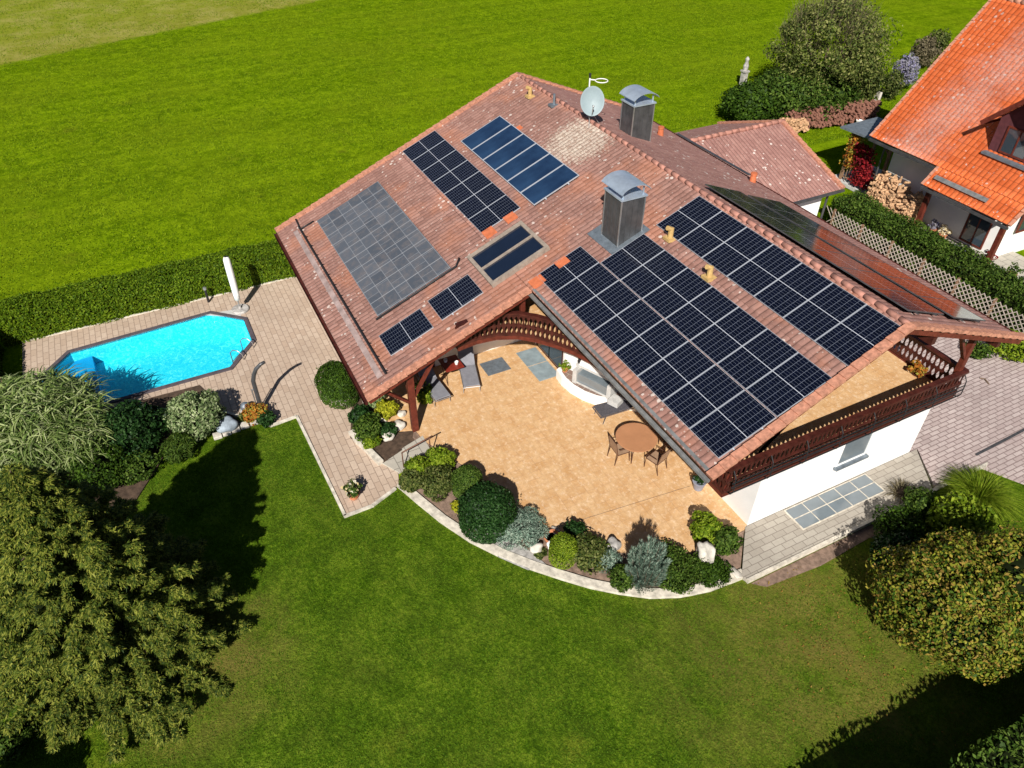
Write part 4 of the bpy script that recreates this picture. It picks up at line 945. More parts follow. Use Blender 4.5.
# crimson climber on the porch
e=empty('crimson_climber',(-15.4,20.45,0),'crimson creeper hanging over the porch railing','climber')
n=1500; P=np.stack([rng.normal(.1,.32,n),rng.normal(0,.12,n),rng.uniform(.25,2.3,n)],1); P[:,0]+=np.sin(P[:,2]*2)*.25
V,Fq=leaf_quads(P,sph(n)*.5+np.array([0,-1,.4]),.07,.7); fast_mesh('foliage',V,Fq,LF['red'],e); MB().tube([(0,0,0),(.2,0,1.2),(0,0,2.3)],.02,6).build('stem','bark',e)
e=empty('porch_climber',(-16.2,20.5,0),'green and rusty creeper on the left porch post','climber')
n=700; P=np.stack([rng.normal(0,.2,n),rng.normal(0,.15,n),rng.uniform(.9,2.6,n)],1); V,Fq=leaf_quads(P,sph(n),.07,.7); fast_mesh('foliage',V,Fq,LF['orange'],e); MB().tube([(0,0,0),(.05,0,2.3)],.02,6).build('stem','bark',e)
# firewood
def logs(name,label,a,b,h,depth,r,mat,n,loose=True):
    a=Vector(a);b=Vector(b); e=empty(name,((a.x+b.x)/2,(a.y+b.y)/2,0),label,'firewood'); d=(b-a); L=d.length; d=d/L; s=Vector((-d.y,d.x,0)); m=MB()
    for i in range(n):
        t=random.random()*L; hh=random.random(); z=hh*h*(1 if not loose else (1-.6*abs(random.random()-.0)))
        c=a+d*t+s*random.uniform(-depth,depth)*(1-hh*.4)+Vector((0,0,z+r)); q=Vector((random.gauss(0,1),random.gauss(0,1),random.gauss(0,.5))).normalized() if loose else (s+Vector((random.gauss(0,.06),random.gauss(0,.06),0))).normalized()
        m.tube([c-q*.16,c+q*.16],r*random.uniform(.7,1.2),5)
    m.v=[tuple(Vector(p)-e.location) for p in m.v]; o=m.build('logs',mat,e); return e
e=logs('firewood_heap','big loose heap of pale split firewood against the white neighbouring wall',(-13.7,19.9,0),(-11.0,19.7,0),1.7,.55,.07,'log',1500)
MB().box(-1.3,1.3,-.3,.3,0,1.1).build('core_logs','log',e)
e=logs('firewood_stack','long stack of split firewood under the dark bushes beyond the annex',(-23.3,22.8,0),(-22.0,29.0,0),1.15,.3,.085,'logd',800,False)
e=logs('firewood_stack','paler heap of split logs at the left end of the firewood row',(-23.2,21.9,0),(-22.6,23.8,0),.8,.35,.085,'log',260,True)
# patio things by the neighbour's door
sheet('neighbour_terrace',[(-14,17.9),(-3,17.9),(-3,22),(-14,22)],.0,'slabs')
for x,y,lab,lf in[(-10.0,20.0,'lilac flowers in a pot by the white corner post','lav'),(-9.4,19.9,'pale flowers beside the lilac ones on the neighbouring terrace','flowers'),(-6.9,19.7,'dark red potted plant by the neighbouring door post','red'),(-5.6,19.7,'green potted shrub at the front of the neighbouring house','mid')]:
    e=empty('potted_plant',(x,y,0),lab,'plant'); m=MB().lathe([(.12,0),(.17,.28),(.19,.3),(.16,.3)],n=14); m.build('pot','terra',e)
    P,N=crown_pts(300,.3,.3,.25,6); P[:,2]+=.5; V,Fq=leaf_quads(P,N,.05); fast_mesh('foliage',V,Fq,LF[lf],e)
e=empty('door_mat',(-8.4,19.9,.0),'dark door mat in front of the neighbouring door','mat'); MB().box(-.45,.45,-.25,.25,0,.015).build('pad','lead',e)

# ------------------------------------------------------------------ hedges, fences
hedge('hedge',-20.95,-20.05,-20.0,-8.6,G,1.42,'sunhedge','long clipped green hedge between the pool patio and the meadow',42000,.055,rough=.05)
hedge('hedge',-19.95,-16.35,-21.4,-20.1,G,1.0,'hedge','dark hedge closing the pool patio on the left edge',9000,.06)
hedge('hedge',-13.1,-0.5,16.15,17.75,0,1.35,'mid','thick dark green hedge between lattice fence and the neighbouring house',24000,.06,jit=.7,rough=.1)
hedge('hedge',7.78,9.0,-9,6.5,G,1.8,'mid','clipped hedge at the lower right corner throwing a long black shadow',15000,.06)
e=empty('lattice_fence',(-8,15.85,0),'pale diagonal lattice fence in front of the dark hedge','fence'); m=MB(); x0,x1,hh=-12.6,-.5,1.0
s=.24; k=int((x1-x0+hh)/s)
for i in range(k):
    a=x0-hh+i*s; 
    for sg in(0,1):
        p=(a,0.) if not sg else (a+hh,0.); q=(a+hh,hh) if not sg else (a,hh)
        (xa,za),(xb,zb2)=p,q
        if max(xa,xb)<x0+hh*.3 or min(xa,xb)>x1-hh*.3: continue
        m.bar((xa,15.85+.02*sg,za+.02),(xb,15.85+.02*sg,zb2+.02),.035,.014,up=(0,1,0))
o=wbuild(m,'lattice',plain('bleached_lattice_wood',(.42,.36,.31),.8),e)
m=MB()
for i in range(8): m.bar((x0+i*(x1-x0)/7,15.9,-.1),(x0+i*(x1-x0)/7,15.9,hh+.05),.09)
wbuild(m,'fence_post','wood_n',e)
# ------------------------------------------------------------------ things round the pool
e=empty('closed_parasol',(-18.5,-11.27,PZ),'closed white parasol in its cover on a round stone base beside the pool','parasol')
m=MB(); m.lathe([(.36,0),(.36,.06),(.33,.09),(.07,.09),(.05,.2)],n=24); m.build('base','rock',e)
m=MB(); m.tube([(0,0,.09),(0,0,.8)],.028,10); m.build('pole','galv',e)
m=MB(); m.lathe([(.03,.5),(.115,.52),(.125,.8),(.135,1.4),(.14,2.1),(.13,2.42),(.09,2.52),(.01,2.55)],n=16); m.build('cover','cream',e,smooth=True)
m=MB(); m.box(-.02,.06,-.06,.06,2.545,2.565); m.build('cap','black',e)
MB().prism([tuple(Vector(p)) for p in[(-1.0*.2,-2.0),(.55,-.3),(.2,.3),(-.4,.1)]],-.0,.008).build('slab','rock',e) if False else None
e=empty('paving_slab',(-18.3,-11.9,PZ),'plain grey triangular slab between pool corner and parasol base','slab'); m=MB(); m.prism([(-.55,-.9),(-.3,.6),(.4,.55),(-.1,-.2)],0,.012); m.build('top','concrete',e)
def bollard(x,y,label,h=.75):
    e=empty('bollard_lamp',(x,y,PZ),label,'lamp'); m=MB(); m.tube([(0,0,0),(0,0,h*.8)],.05,12); m.build('pole','black',e); m=MB(); m.lathe([(.05,h*.8),(.075,h*.84),(.075,h*.97),(.02,h)],n=12); m.build('head','galv',e); return e
bollard(-19.7,-12.35,'short dark bollard lamp at the hedge foot left of the parasol')
# solar shower (curved)
e=empty('garden_shower',(-11.75,-11.85,PZ),'curved dark garden shower column on a small foot at the lawn corner','shower')
m=MB(); pts=[(0,0,0)]+[(-.05-.0*t,-.02,t*1.35) for t in(.3,.6,1.)]+[(-.05+.05,.05,1.62),(.02,.17,1.86),(.05,.34,2.02),(.06,.5,2.08)]
m.tube(pts,[.075,.075,.075,.075,.072,.068,.06,.055],12); m.build('column','zinc_d',e,smooth=True)
m=MB(); m.tube([(-.05,-.14,0),(-.07,-.14,1.0)],.02); m.tube([(-.05,-.14,1.0),(-.05,-.05,1.0)],.02); m.build('pipe','galv',e)
MB().lathe([(.19,0),(.19,.04),(.08,.06)],n=18).build('foot','wood_l',e)
e=empty('fountain_ball',(-12.0,-12.35,G),'small bluish stone ball among flowers at the shower foot','ornament'); 
blob(.17,.17,.17,(0,0,.25),'lead','ball',e,lump=.01); MB().lathe([(.2,0),(.22,.1),(.12,.14)],n=14).build('bowl','rock',e)
e=empty('grey_boulder',at(227,426,.1),'flat-topped bluish grey boulder on the bed edge behind the shower','rock'); blob(.3,.36,.24,(0,0,.05),plain('blue_grey_stone',(.30,.35,.40),.8,var=.3,bump=.5),'stone',e,seed=5,lump=.1)
e=empty('bed_border_stones',at(235,433,G),'pale border stones along the lawn side of the shrub bed','stones'); m=MB()
for i in range(5): p=at(218+i*9,437-i*3.5,G)-e.location; m.box(p.x-.14,p.x+.14,p.y-.14,p.y+.14,0,.12)
m.build('border','stone',e,bevel=.02)
def pot(name,px,py,z,r,h,mat,leaf,label,lr=.25,ls=.05,n=500):
    e=empty(name,at(px,py,z),label,'planter'); m=MB(); m.lathe([(r*.7,0),(r,h*.9),(r*1.08,h*.92),(r*1.08,h),(r*.9,h),(r*.88,h*.85)],n=20); m.build('pot',mat,e,smooth=False)
    P,N=crown_pts(n,lr,lr,lr*.75,7); P[:,2]+=h+lr*.45; V,Fq=leaf_quads(P,N,ls); fast_mesh('foliage',V,Fq,LF[leaf],e); return e
pot('flower_pot',354,497,PZ,.2,.25,'terra','mid','terracotta pot with yellow and green flowers on the path corner',.3); 
e=[o for o in bpy.data.objects if o.name.startswith('flower_pot')][-1]; P,N=crown_pts(70,.3,.3,.2,6); P[:,2]+=.45; V,Fq=leaf_quads(P,N,.05,.9); fast_mesh('blossoms',V,Fq,LF['flowers'],e)
pot('glazed_planter',698,488,0,.21,.34,plain('blue_grey_glaze',(.22,.23,.28),.3),'dark','grey glazed planter with ringed rim under the balcony corner',.2,.04,300)
pot('corner_planter',915,377,2.68,.17,.2,'wood','orange','orange flowering planter on the balcony corner inside the railing',.3,.05,450)
pot('bench_plant',565,371,.45,.13,.16,'terra','lime','small green plant in a pot on the left end of the white masonry bench',.22,.035,350)
# terrace furniture
def chair(loc,rz,label):
    e=empty('terrace_chair',loc,label,'chair','bronze chairs at the round table',rz); m=MB(); s=.24
    for x in(-s,s):
        m.tube([(x,-.25,0),(x,-.23,.42),(x,-.22,.62),(x*1.02,.18,.64)],.014,6)
        m.tube([(x,.30,0),(x,.22,.42),(x,.32,.95)],.014,6)
    m.tube([(-s,.32,.95),(s,.32,.95)],.014,6); m.tube([(-s,-.23,.42),(s,-.23,.42)],.014,6); m.tube([(-s,.22,.42),(s,.22,.42)],.014,6)
    m.tube([(-s,-.23,.42),(-s,.22,.42)],.014,6); m.tube([(s,-.23,.42),(s,.22,.42)],.014,6); m.build('frame','bronze',e)
    MB().box(-s+.01,s-.01,-.23,.22,.415,.43).build('seat','sling',e)
    m=MB(); m.add([(-s,.225,.46),(s,.225,.46),(s,.318,.93),(-s,.318,.93),(-s,.24,.46),(s,.24,.46),(s,.333,.93),(-s,.333,.93)],[(0,1,2,3),(7,6,5,4),(0,4,5,1),(3,2,6,7),(0,3,7,4),(1,5,6,2)]); m.build('backrest','sling',e)
    return e
tc=at(636.5,437,.74); tl=Vector((tc.x,tc.y,0))
e=empty('round_table',tl,'round caramel-topped table on the tiled terrace beside the eave','table')
m=MB(); m.lathe([(.66,.715),(.68,.72),(.68,.74),(.66,.745)],n=40); m.build('tabletop','tableb',e)
m=MB(); m.lathe([(.64,.69),(.655,.69),(.655,.714),(.64,.714)],n=36); m.build('rim','bronze',e)
for k in range(4): a=PI/4+k*PI/2; MB().tube([(.15*cos(a),.15*sin(a),.7),(.4*cos(a),.4*sin(a),.35),(.5*cos(a),.5*sin(a),0)],.018,8).build('leg','bronze',e)
cv=lambda px,py:(lambda p:Vector((p.x,p.y,0)))(at(px,py,.1))
for q,lab in[(at(655,466,.05),'bronze chair nearest the camera, pulled out from the round table'),(at(619,457,.05),'bronze chair tucked under the left side of the round table'),(at(668,447,.05),'bronze chair half hidden under the eave right of the round table'),(at(657,415,.05),'bronze chair behind the round table, mostly under the eave')]:
    v=Vector((q.x,q.y,0)); d=(tl-v); chair(v,math.atan2(d.y,d.x)+PI/2,lab)
def lounger(loc,rz,fab,frame,label,back=.55,name='sun_lounger'):
    e=empty(name,loc,label,'lounger','loungers on the terrace',rz); m=MB()
    for x in(-.3,.3):
        m.tube([(x,-.95,.32),(x,.95,.32)],.016,6)
        for y in(-.75,.55): m.tube([(x,y,.32),(x,y-.1,0)],.014,6)
    m.tube([(-.3,-.95,.32),(.3,-.95,.32)],.016,6); m.tube([(-.3,.95,.32),(.3,.95,.32)],.016,6); m.build('frame',frame,e)
    MB().box(-.29,.29,-.93,.25,.34,.39).build('seat',fab,e,bevel=.015)
    c,s_=cos(back),sin(back); m=MB(); m.box(-.29,.29,0,.8,0,.05,M=Matrix.Translation((0,.26,.345))@Matrix.Rotation(back,4,'X')); m.build('backrest',fab,e,bevel=.015); return e
def aim(p,q): d=q-p; return math.atan2(d.y,d.x)-PI/2
a,b=at(601,412,.3),at(640,400,.3); lounger(Vector(((a.x+b.x)/2,(a.y+b.y)/2,0)),aim(a,b),'darkfab','darkfab','charcoal mesh lounger between the masonry bench and the round table',.35)
a,b=at(473,386,.3),at(466,350,.6); lounger(Vector(((a.x+b.x)/2,(a.y+b.y)/2-0.05,0)),aim(a,Vector((b.x,b.y,0))),'greyfab','galv','light grey lounger standing by the terrace window under the eave',.75)
a,b=at(440,395,.3),at(424,372,.4); lounger(Vector(((a.x+b.x)/2,(a.y+b.y)/2,0)),aim(a,Vector((b.x,b.y,0))),'greyfab','galv','grey lounger nearest the big timber post',.6)
e=empty('folding_table',at(452,378,0),'small dark red folding table with crossed legs and white cups under the eave','table'); m=MB(); m.box(-.4,.4,-.35,.35,.68,.71); m.build('tabletop','redw',e); m=MB()
for y in(-.3,.3): m.tube([(-.35,y,0),(.35,y,.68)],.014,6); m.tube([(.35,y,0),(-.35,y,.68)],.014,6)
m.build('legs','bronze',e)
for dx,lab in((-.15,'white cup on the left of the red folding table'),(.15,'white cup on the right of the red folding table')): 
    p=at(452,378,0); e=empty('cup',(p.x+dx,p.y+dx,.712),lab,'cup'); MB().lathe([(.05,0),(.075,.12),(.065,.12),(.045,.02)],n=14).build('bowl','white',e)
e=empty('chair_with_plant',at(424,400,0),'leafy green plant in pots behind the timber post','plant'); P,N=crown_pts(700,.3,.3,.45,8); P[:,2]+=.5; V,Fq=leaf_quads(P,N,.05); fast_mesh('foliage',V,Fq,LF['mid'],e); MB().lathe([(.15,0),(.2,.25)],n=14).build('pot','black',e)
e.name='potted_plant'
e=empty('slate_mat',(-9.65,-1.95,0),'large blue-grey slate slab in two pieces before the terrace door','floor mat'); m=MB(); m.box(-.95,-.02,-.42,.42,0,.02); m.box(.02,.95,-.42,.42,0,.018); m.build('slab','mat',e)
p=at(497,366,0); e=empty('doormat',(p.x,p.y,0),'small dark grey mat below the terrace window','floor mat'); MB().box(-.4,.4,-.55,.4,0,.015).build('pad','lead',e)
# masonry bench with built-in fireplace (standing against the slanting wall)
e=empty('masonry_barbecue',(-8.6,-1.39,0),'white curved masonry bench with brown tiled top and built-in fireplace under the balcony','barbecue',rz=math.atan2(1.41,3.06))
Mi=Matrix.Rotation(-math.atan2(1.41,3.06),4,'Z')@Matrix.Translation((8.6,1.39,0))
bp=[tuple((Mi@at(x,y))[:2]) for x,y in[(556,378),(561,385),(570,393),(582,400),(595,405),(608,408),(622,408)]]
bp=[(x,min(y,-.06)) for x,y in bp]
m=MB(); m.prism([(bp[0][0],-.01)]+bp+[(3.35,-.01)],0,.40); m.build('base','white',e)
m=MB(); cen=Vector((1.6,-.1)); m.prism([(bp[0][0]+.1,-.02)]+[tuple(Vector(p).lerp(cen,.13)) for p in bp]+[(3.2,-.02)],.401,.425); m.build('tiled_top',pavers('bench_tiles',(.17,.10,.08),(.24,.15,.12),(.4,.35,.3),.25,.25),e)
m=MB(); m.box(.75,2.3,-.5,-.02,.425,.5); m.box(.72,.88,-.55,-.02,.425,1.0); m.box(2.16,2.32,-.55,-.02,.425,1.0); m.box(.68,2.36,-.3,-.02,1.0,1.1); m.box(2.35,2.75,-.75,-.35,.425,.62); m.build('hearth','concrete',e)
m=MB(); m.box(.9,2.14,-.5,-.06,.505,.86); m.build('grate','gglass',e)
m=MB(); m.add([(.8,-.29,1.1),(2.24,-.29,1.1),(2.24,-.02,1.1),(.8,-.02,1.1),(1.2,-.2,2.6),(1.8,-.2,2.6),(1.8,-.02,2.6),(1.2,-.02,2.6)],[(0,1,5,4),(1,2,6,5),(2,3,7,6),(3,0,4,7),(4,5,6,7)]); m.build('hood','white',e)
Mo=Mi.inverted()
for k,(x,mt,lb) in enumerate([(.75,'black','black jug on the fireplace shelf'),(2.28,'terra','terracotta bowl on the fireplace shelf')]):
    q=Mo@Vector((x,-.2,1.101)); e=empty('shelf_pot',q,lb,'pot'); MB().lathe([(.05,0),(.08,.08),(.05,.18),(.06,.2)],n=12).build('body',mt,e)
# ================================================================== PLANTS
bz=-.05
shrub(337,381,G,1.02,1.15,'hedge','clipped oval box hedge ball on the patio beside the low eave corner',n=9000,size=.035,dome=True,ry=.72,name='round_hedge',cat='bush')
# bed along the terrace, left to right
SC=1.22
def S(px,py,z,r,h,leaf,label,n=2600,**k):
    return shrub(px,py,z,r*SC,h*SC,leaf,label,n=int(n*SC*SC),**k)
S(418,468,0,.36,.55,'lime','bright green bush at the top of the handrail steps',n=1500,z0=-.06)
S(440,459,0,.34,.6,'lime','lime green bush touching the terrace beside the steps',n=1300,z0=-.04)
S(412,480,0,.34,.45,'olive','low olive bush at the left tip of the curved bed',n=1300,z0=bz)
S(437,482,0,.5,.55,'olive','loose olive green shrub with dark stems left of the ball bush',n=2600,size=.04,z0=bz)
S(467,480,0,.40,.8,'mid','light green clipped ball bush left of the dark round shrub',n=4200,size=.028,dome=True,cat='bush',z0=bz)
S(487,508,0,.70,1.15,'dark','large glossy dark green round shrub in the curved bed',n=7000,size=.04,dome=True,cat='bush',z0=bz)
S(457,506,0,.16,.25,'yellow','tiny yellow shrub between the ball bush and kerb',n=300,size=.035,z0=bz)
S(522,527,0,.62,.42,'blue','low spreading blue-green juniper right of the dark round shrub',n=3200,size=.05,aspect=.22,z0=bz,core=False)
S(563,548,0,.33,.85,'lime','small lime green egg-shaped conifer in the bed',n=3600,size=.025,dome=True,cat='bush',z0=bz)
S(590,552,0,.5,.45,'olive','mixed olive and green low shrub right of the lime conifer',n=1800,z0=bz)
S(575,532,0,.28,.4,'dark','dark low shrub behind the lime conifer at the terrace edge',n=700,z0=bz)
S(608,560,0,.32,.35,'blue','small blue-green tuft beside the grey rock',n=900,size=.05,aspect=.2,z0=bz,core=False)
S(622,577,0,.32,.5,'mid','small green bush on the kerb below the grey rock',n=1500,size=.035,cat='bush',z0=bz)
S(671,569,0,.68,.5,'mid','wide mid-green bush at the kerb below the silver conifer',n=3600,size=.038,z0=bz)
S(710,570,0,.46,.32,'hedge','green bush at the right end of the kerb',n=2000,size=.035,z0=bz)
S(706,528,0,.42,.6,'lime','lime green bush behind the pointed white rock',n=1800,z0=bz)
S(726,541,0,.34,.6,'mid','dark speckled bush by the wall corner of the bed',n=1200,z0=bz)
S(540,553,0,.01+.15,.12,'olive','very low ground plant beside the brown ring pot',n=200,z0=bz)
# silver conifer: upright feathery
def feather(px,py,h,r,leaf,label,n=4200,z0=bz,name='conifer',size=.09):
    p=at(px,py,z0); e=empty(name,(p.x,p.y,z0),label,'conifer'); Ps=[];Ds=[]; m=MB(); K=34
    for i in range(K):
        a=i*2.4; rr=r*math.sqrt((i+.3)/K)*rng.uniform(.8,1.1); hh=h*(1.02-.55*(i/K)**1.3)*rng.uniform(.85,1.1)
        tip=np.array([rr*cos(a),rr*sin(a),hh]); b=tip*np.array([.35,.35,.12]); k=n//K; t=rng.random(k)**.8
        rad_=.13*(1-t)**.6+.015; q=sph(k); d=(tip-b)/np.linalg.norm(tip-b)
        Ps.append(b+(tip-b)*t[:,None]+q*rad_[:,None]); Ds.append(q*.55+d*1.0); m.tube([tuple(b),tuple(tip)],[.015,.004],5)
    V,Fq=blade_quads(np.concatenate(Ps),np.concatenate(Ds),.11,.011,.05,1)
    fast_mesh('foliage',V,Fq,LF[leaf],e); m.build('branches','bark',e); MB().tube([(0,0,0),(0,0,h*.5)],[.05,.02],6).build('trunk','bark',e); return e
feather(644,586,1.8,.62,'blue','silvery blue-green upright conifer in the middle of the bed',n=13000)
# rocks and bits in the bed
def rock(px,py,r,mat,label,sz=(1,1,.8),seed=1,z=0.,name='rock'):
    e=empty(name,at(px,py,z),label,'rock'); blob(r*sz[0],r*sz[1],r*sz[2],(0,0,r*.4),mat,'stone',e,seed=seed,lump=.16); return e
rock(536,549,.2,'stone','pale square rock left of the brown ring pot',seed=3)
rock(551,546,.13,'white','small white stone inside the brown ring pot',seed=4)
rock(613,547,.22,'rock','rough grey rock left of the silver conifer',seed=5)
e=empty('pointed_rock',at(703,560,bz),'pointed white rock standing among bushes near the wall','rock')
blob(.3,.19,.46,(0,0,.3),'stone','stone',e,seed=11,lump=.32,sub=3)
e=empty('ring_pot',at(552,540,bz),'brown rimmed wide clay pot in the bed left of the lime conifer','pot'); MB().lathe([(.2,0),(.26,.16),(.26,.19),(.22,.19),(.2,.1)],n=24).build('rim','terra',e); MB().lathe([(.2,.08),(.2,.1)],n=18).build('soil','soil',e)
for px,py,l in[(556,533,'pale stone slab lying at the terrace edge behind the ring pot'),(503,516,'white stone between dark round shrub and juniper'),(735,574,'flat grey stones at the right tip of the bed'),(663,553,'white stone at the terrace edge right of the silver conifer')]:
    rock(px,py,.15,'stone',l,(1.4,.8,.4),seed=int(px),z=bz)
# rockery by the timber post
sheet('rockery_bed',[at2(x,y,0) for x,y in[(352,400),(350,436),(362,446),(383,462),(420,437),(412,428),(398,408),(372,392)]],-.03,'soil_d',.12)
m=MB(); pl_=[at(x,y,G+.1) for x,y in[(322,398),(338,402),(350,404)]]
q=[at(x,y,-.02) for x,y in[(351,432),(358,441),(368,450),(381,463)]]
for i in range(3): m.bar(q[i],q[i+1],.2,.16)
for i in range(2): m.bar(pl_[i],pl_[i+1],.16,.12)
struct('rockery_kerb',m,'kerb')
S(368,427,0,.42,.55,'mid','leafy green shrub in the rockery by the path',n=1500,z0=0)
S(360,415,0,.3,.45,'dark','dark green shrub at the back of the rockery',n=900,z0=0)
S(387,409,0,.3,.5,'yellow','yellow-green shrub in front of the timber post',n=1100,z0=0)
S(374,398,0,.32,.4,'silver','pale grey-green shrub under the eave corner',n=900,z0=0)
S(388,430,0,.25,.3,'dark','low dark shrub between rockery stones',n=700,z0=0)
S(372,441,0,.25,.25,'lime','low light green ground plant at the rockery kerb',n=500,z0=0)
S(424,397,0,.22,.5,'lime','pale green plant on the terrace behind the timber post',n=500,z0=0)
for px,py,r,l in[(400,427,.2,'round white stone ball at the timber post foot'),(389,437,.22,'white pitted rock near the steps'),(384,420,.14,'flat white stone in the middle of the rockery'),(366,402,.14,'white stone under the eave corner'),(360,438,.12,'small white stone near the rockery kerb'),(402,415,.14,'pale stone between yellow shrub and post')]:
    rock(px,py,r,'stone',l,seed=px,z=0.0)
# pool bed
S(195,414,0,.78,1.15,'silver','rounded pale green shrub on the pool side of the bed',n=4200,size=.055,z0=G)
S(132,428,0,.95,1.2,'dark','dark dense shrub between the reeds and pale round shrub',n=4200,size=.055,z0=G,lumps=16)
S(178,447,0,.45,.6,'mid','grassy green tuft below the pale round shrub',n=1500,size=.09,aspect=.16,z0=G,core=False)
S(132,466,0,.7,.5,'mid','low green plants at the lawn edge of the bed',n=1800,size=.05,z0=G)
S(95,470,0,.8,1.0,'hedge','dark green shrub in the shade between reeds and big conifer',n=2200,size=.05,z0=G)
S(255,413,0,.35,.5,'orange','rusty yellow flowers beside the shower foot',n=700,size=.045,z0=G,core=False)
S(266,419,0,.25,.4,'dark','dark leafy plant at the shower foot',n=500,size=.05,z0=G)
S(246,416,0,.2,.3,'olive','low olive plant by the grey boulder',n=300,size=.04,z0=G)
SC=1.0
S(12,508,0,.9,1.0,'hedge','dark bush between reeds and big conifer at the left frame edge',n=2400,size=.05,z0=G)
S(62,498,0,.7,.9,'dark','dark green bush under the reeds beside the big conifer',n=1800,size=.05,z0=G)
# bamboo-like reeds
def reeds(px,py,R,h,n,leaf,label,name='reed_clump',L=.75,wd=.022,cat_='reeds',up=.75,z0=G,droop=.55,group=None):
    p=at(px,py,z0+h*.4); e=empty(name,(p.x,p.y,z0),label,cat_,group)
    r=R*np.sqrt(rng.random(n)); a=rng.uniform(0,2*PI,n); lean=.35
    z=rng.uniform(.35,1.,n)*h; P=np.stack([r*np.cos(a)*(1+lean*z/h),r*np.sin(a)*(1+lean*z/h),z*(1-.35*(r/R)**2)],1)
    b=rng.uniform(0,2*PI,n); D=np.stack([np.cos(b)+np.cos(a)*.5,np.sin(b)+np.sin(a)*.5,np.full(n,up)],1)
    V,Fq=blade_quads(P,D,L,wd,droop,3); fast_mesh('foliage',V,Fq,LF[leaf],e)
    m=MB()
    for i in range(26):
        rr=R*math.sqrt(random.random())*.8; aa=random.random()*2*PI; m.tube([(rr*cos(aa)*.6,rr*sin(aa)*.6,0),(rr*cos(aa)*1.2,rr*sin(aa)*1.2,h*random.uniform(.7,.95))],[.02,.01],5)
    m.build('stems','wood_n',e); blob(R*.75,R*.75,h*.3,(0,0,h*.3),'core','core_leaves',e,sub=2); return e
reeds(28,432,1.75,2.2,6500,'reed','tall clump of pale arching reeds at the left end of the pool',L=.85,wd=.03)
reeds(78,448,.8,1.7,1700,'reed','smaller greener reed clump in front of the pale one',L=.7,wd=.025)
reeds(8,408,.8,1.6,900,'reed','reed clump at the very left edge by the patio end',L=.7,wd=.025)
# pampas clump etc at the right
def tuft(px,py,n,L,leaf,label,z0=0.,wd=.012,R=.25):
    p=at(px,py,z0+.3); e=empty('grass_clump',(p.x,p.y,z0),label,'ornamental grass'); a=rng.uniform(0,2*PI,n); r=R*np.sqrt(rng.random(n)); el=rng.uniform(.25,1.5,n)
    P=np.stack([r*np.cos(a),r*np.sin(a),np.full(n,.02)],1); D=np.stack([np.cos(a)*np.cos(el),np.sin(a)*np.cos(el),np.sin(el)],1)
    V,Fq=blade_quads(P,D,L,wd,.5,5); fast_mesh('foliage',V,Fq,LF[leaf],e); MB().lathe([(R,0),(R*.6,.12)],n=12).build('crown','soil_d',e); return e
tuft(982,492,3200,1.35,'lime','big arching bright green grass clump beside the driveway',wd=.011)
tuft(905,487,220,.6,'twig','thin dark grass tuft at the driveway edge in the shade')
S(958,520,0,.85,1.5,'lime','yellow-green loose shrub between grass clump and golden tree',n=3600,size=.07,z0=-.05)
S(1008,600,0,.7,2.6,'mid','green shrub at the right frame edge behind the golden tree',n=2600,size=.06,z0=G)
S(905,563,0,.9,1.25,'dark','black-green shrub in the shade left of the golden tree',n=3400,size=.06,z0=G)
S(900,528,0,.75,1.0,'hedge','dark low bushes at the walkway end in the shade',n=2200,size=.05,z0=G)
S(925,505,0,.6,.9,'mid','green bush touching the driveway beside the grass clump',n=1800,size=.05,z0=-.05)
S(1012,345,0,.9,.7,'lime','green bush at the driveway edge below the lattice fence',n=2000,size=.06,z0=0.)
S(978,350,0,.5,.5,'mid','low green ground plants under the far eave corner',n=900,size=.05,z0=0.)

# ================================================================== TREES
def tree_parts(e,h,base_r,limbs,seed,mat='bark'):
    r=random.Random(seed); m=MB(); m.tube([(0,0,-.1),(.04,.02,h*.4),(-.03,.05,h*.8)],[base_r,base_r*.75,base_r*.3],9); m.build('trunk',mat,e)
    m=MB()
    for (x,y,z) in limbs: 
        z0=r.uniform(.2,.5)*h; m.tube([(0,0,z0),(x*.45,y*.45,(z0+z)*.5+.1),(x,y,z)],[base_r*.4,base_r*.25,base_r*.08],6)
    m.build('limbs',mat,e)
# big conifer, lower left
e=empty('big_conifer',(-4.2,-17.15,G),'huge olive green conifer filling the lower left of the garden','tree')
H=6.7; n_br=420; Ps=[];Ds=[];Ws=[]; m=MB(); quads=[]
for i in range(n_br):
    t=(i+.5)/n_br; z=.35+(H-.5)*t**1.15; L=2.95*(1-t**1.15)**.8*rng.uniform(.75,1.12)+.12; a=i*2.39996+rng.normal(0,.15)
    up=.12+.5*t; k=int(40+L*120)
    s=np.sqrt(rng.random(k)); drop=-.14*L*s**2+up*L*s*.6+.10*np.sin(s*9+i)
    side=rng.normal(0,.17,k)*L*.55*(1.1-s)+rng.normal(0,.05,k)
    ca,sa=cos(a),sin(a)
    P=np.stack([ca*L*s-sa*side,sa*L*s+ca*side,z+drop-np.abs(side)*.25+rng.normal(0,.04,k)],1)
    D=np.stack([ca*1.-sa*side*3/L,sa*1.+ca*side*3/L,np.full(k,-.15)],1)+rng.normal(0,.55,(k,3)); Ps.append(P);Ds.append(D)
    if i%3==0: m.tube([(0,0,z),(ca*L*.55,sa*L*.55,z+up*L*.3-.06*L),(ca*L*.9,sa*L*.9,z+up*L*.5-.18*L)],[.035,.02,.008],5)
P=np.concatenate(Ps);D=unit(np.concatenate(Ds)); k=len(P)
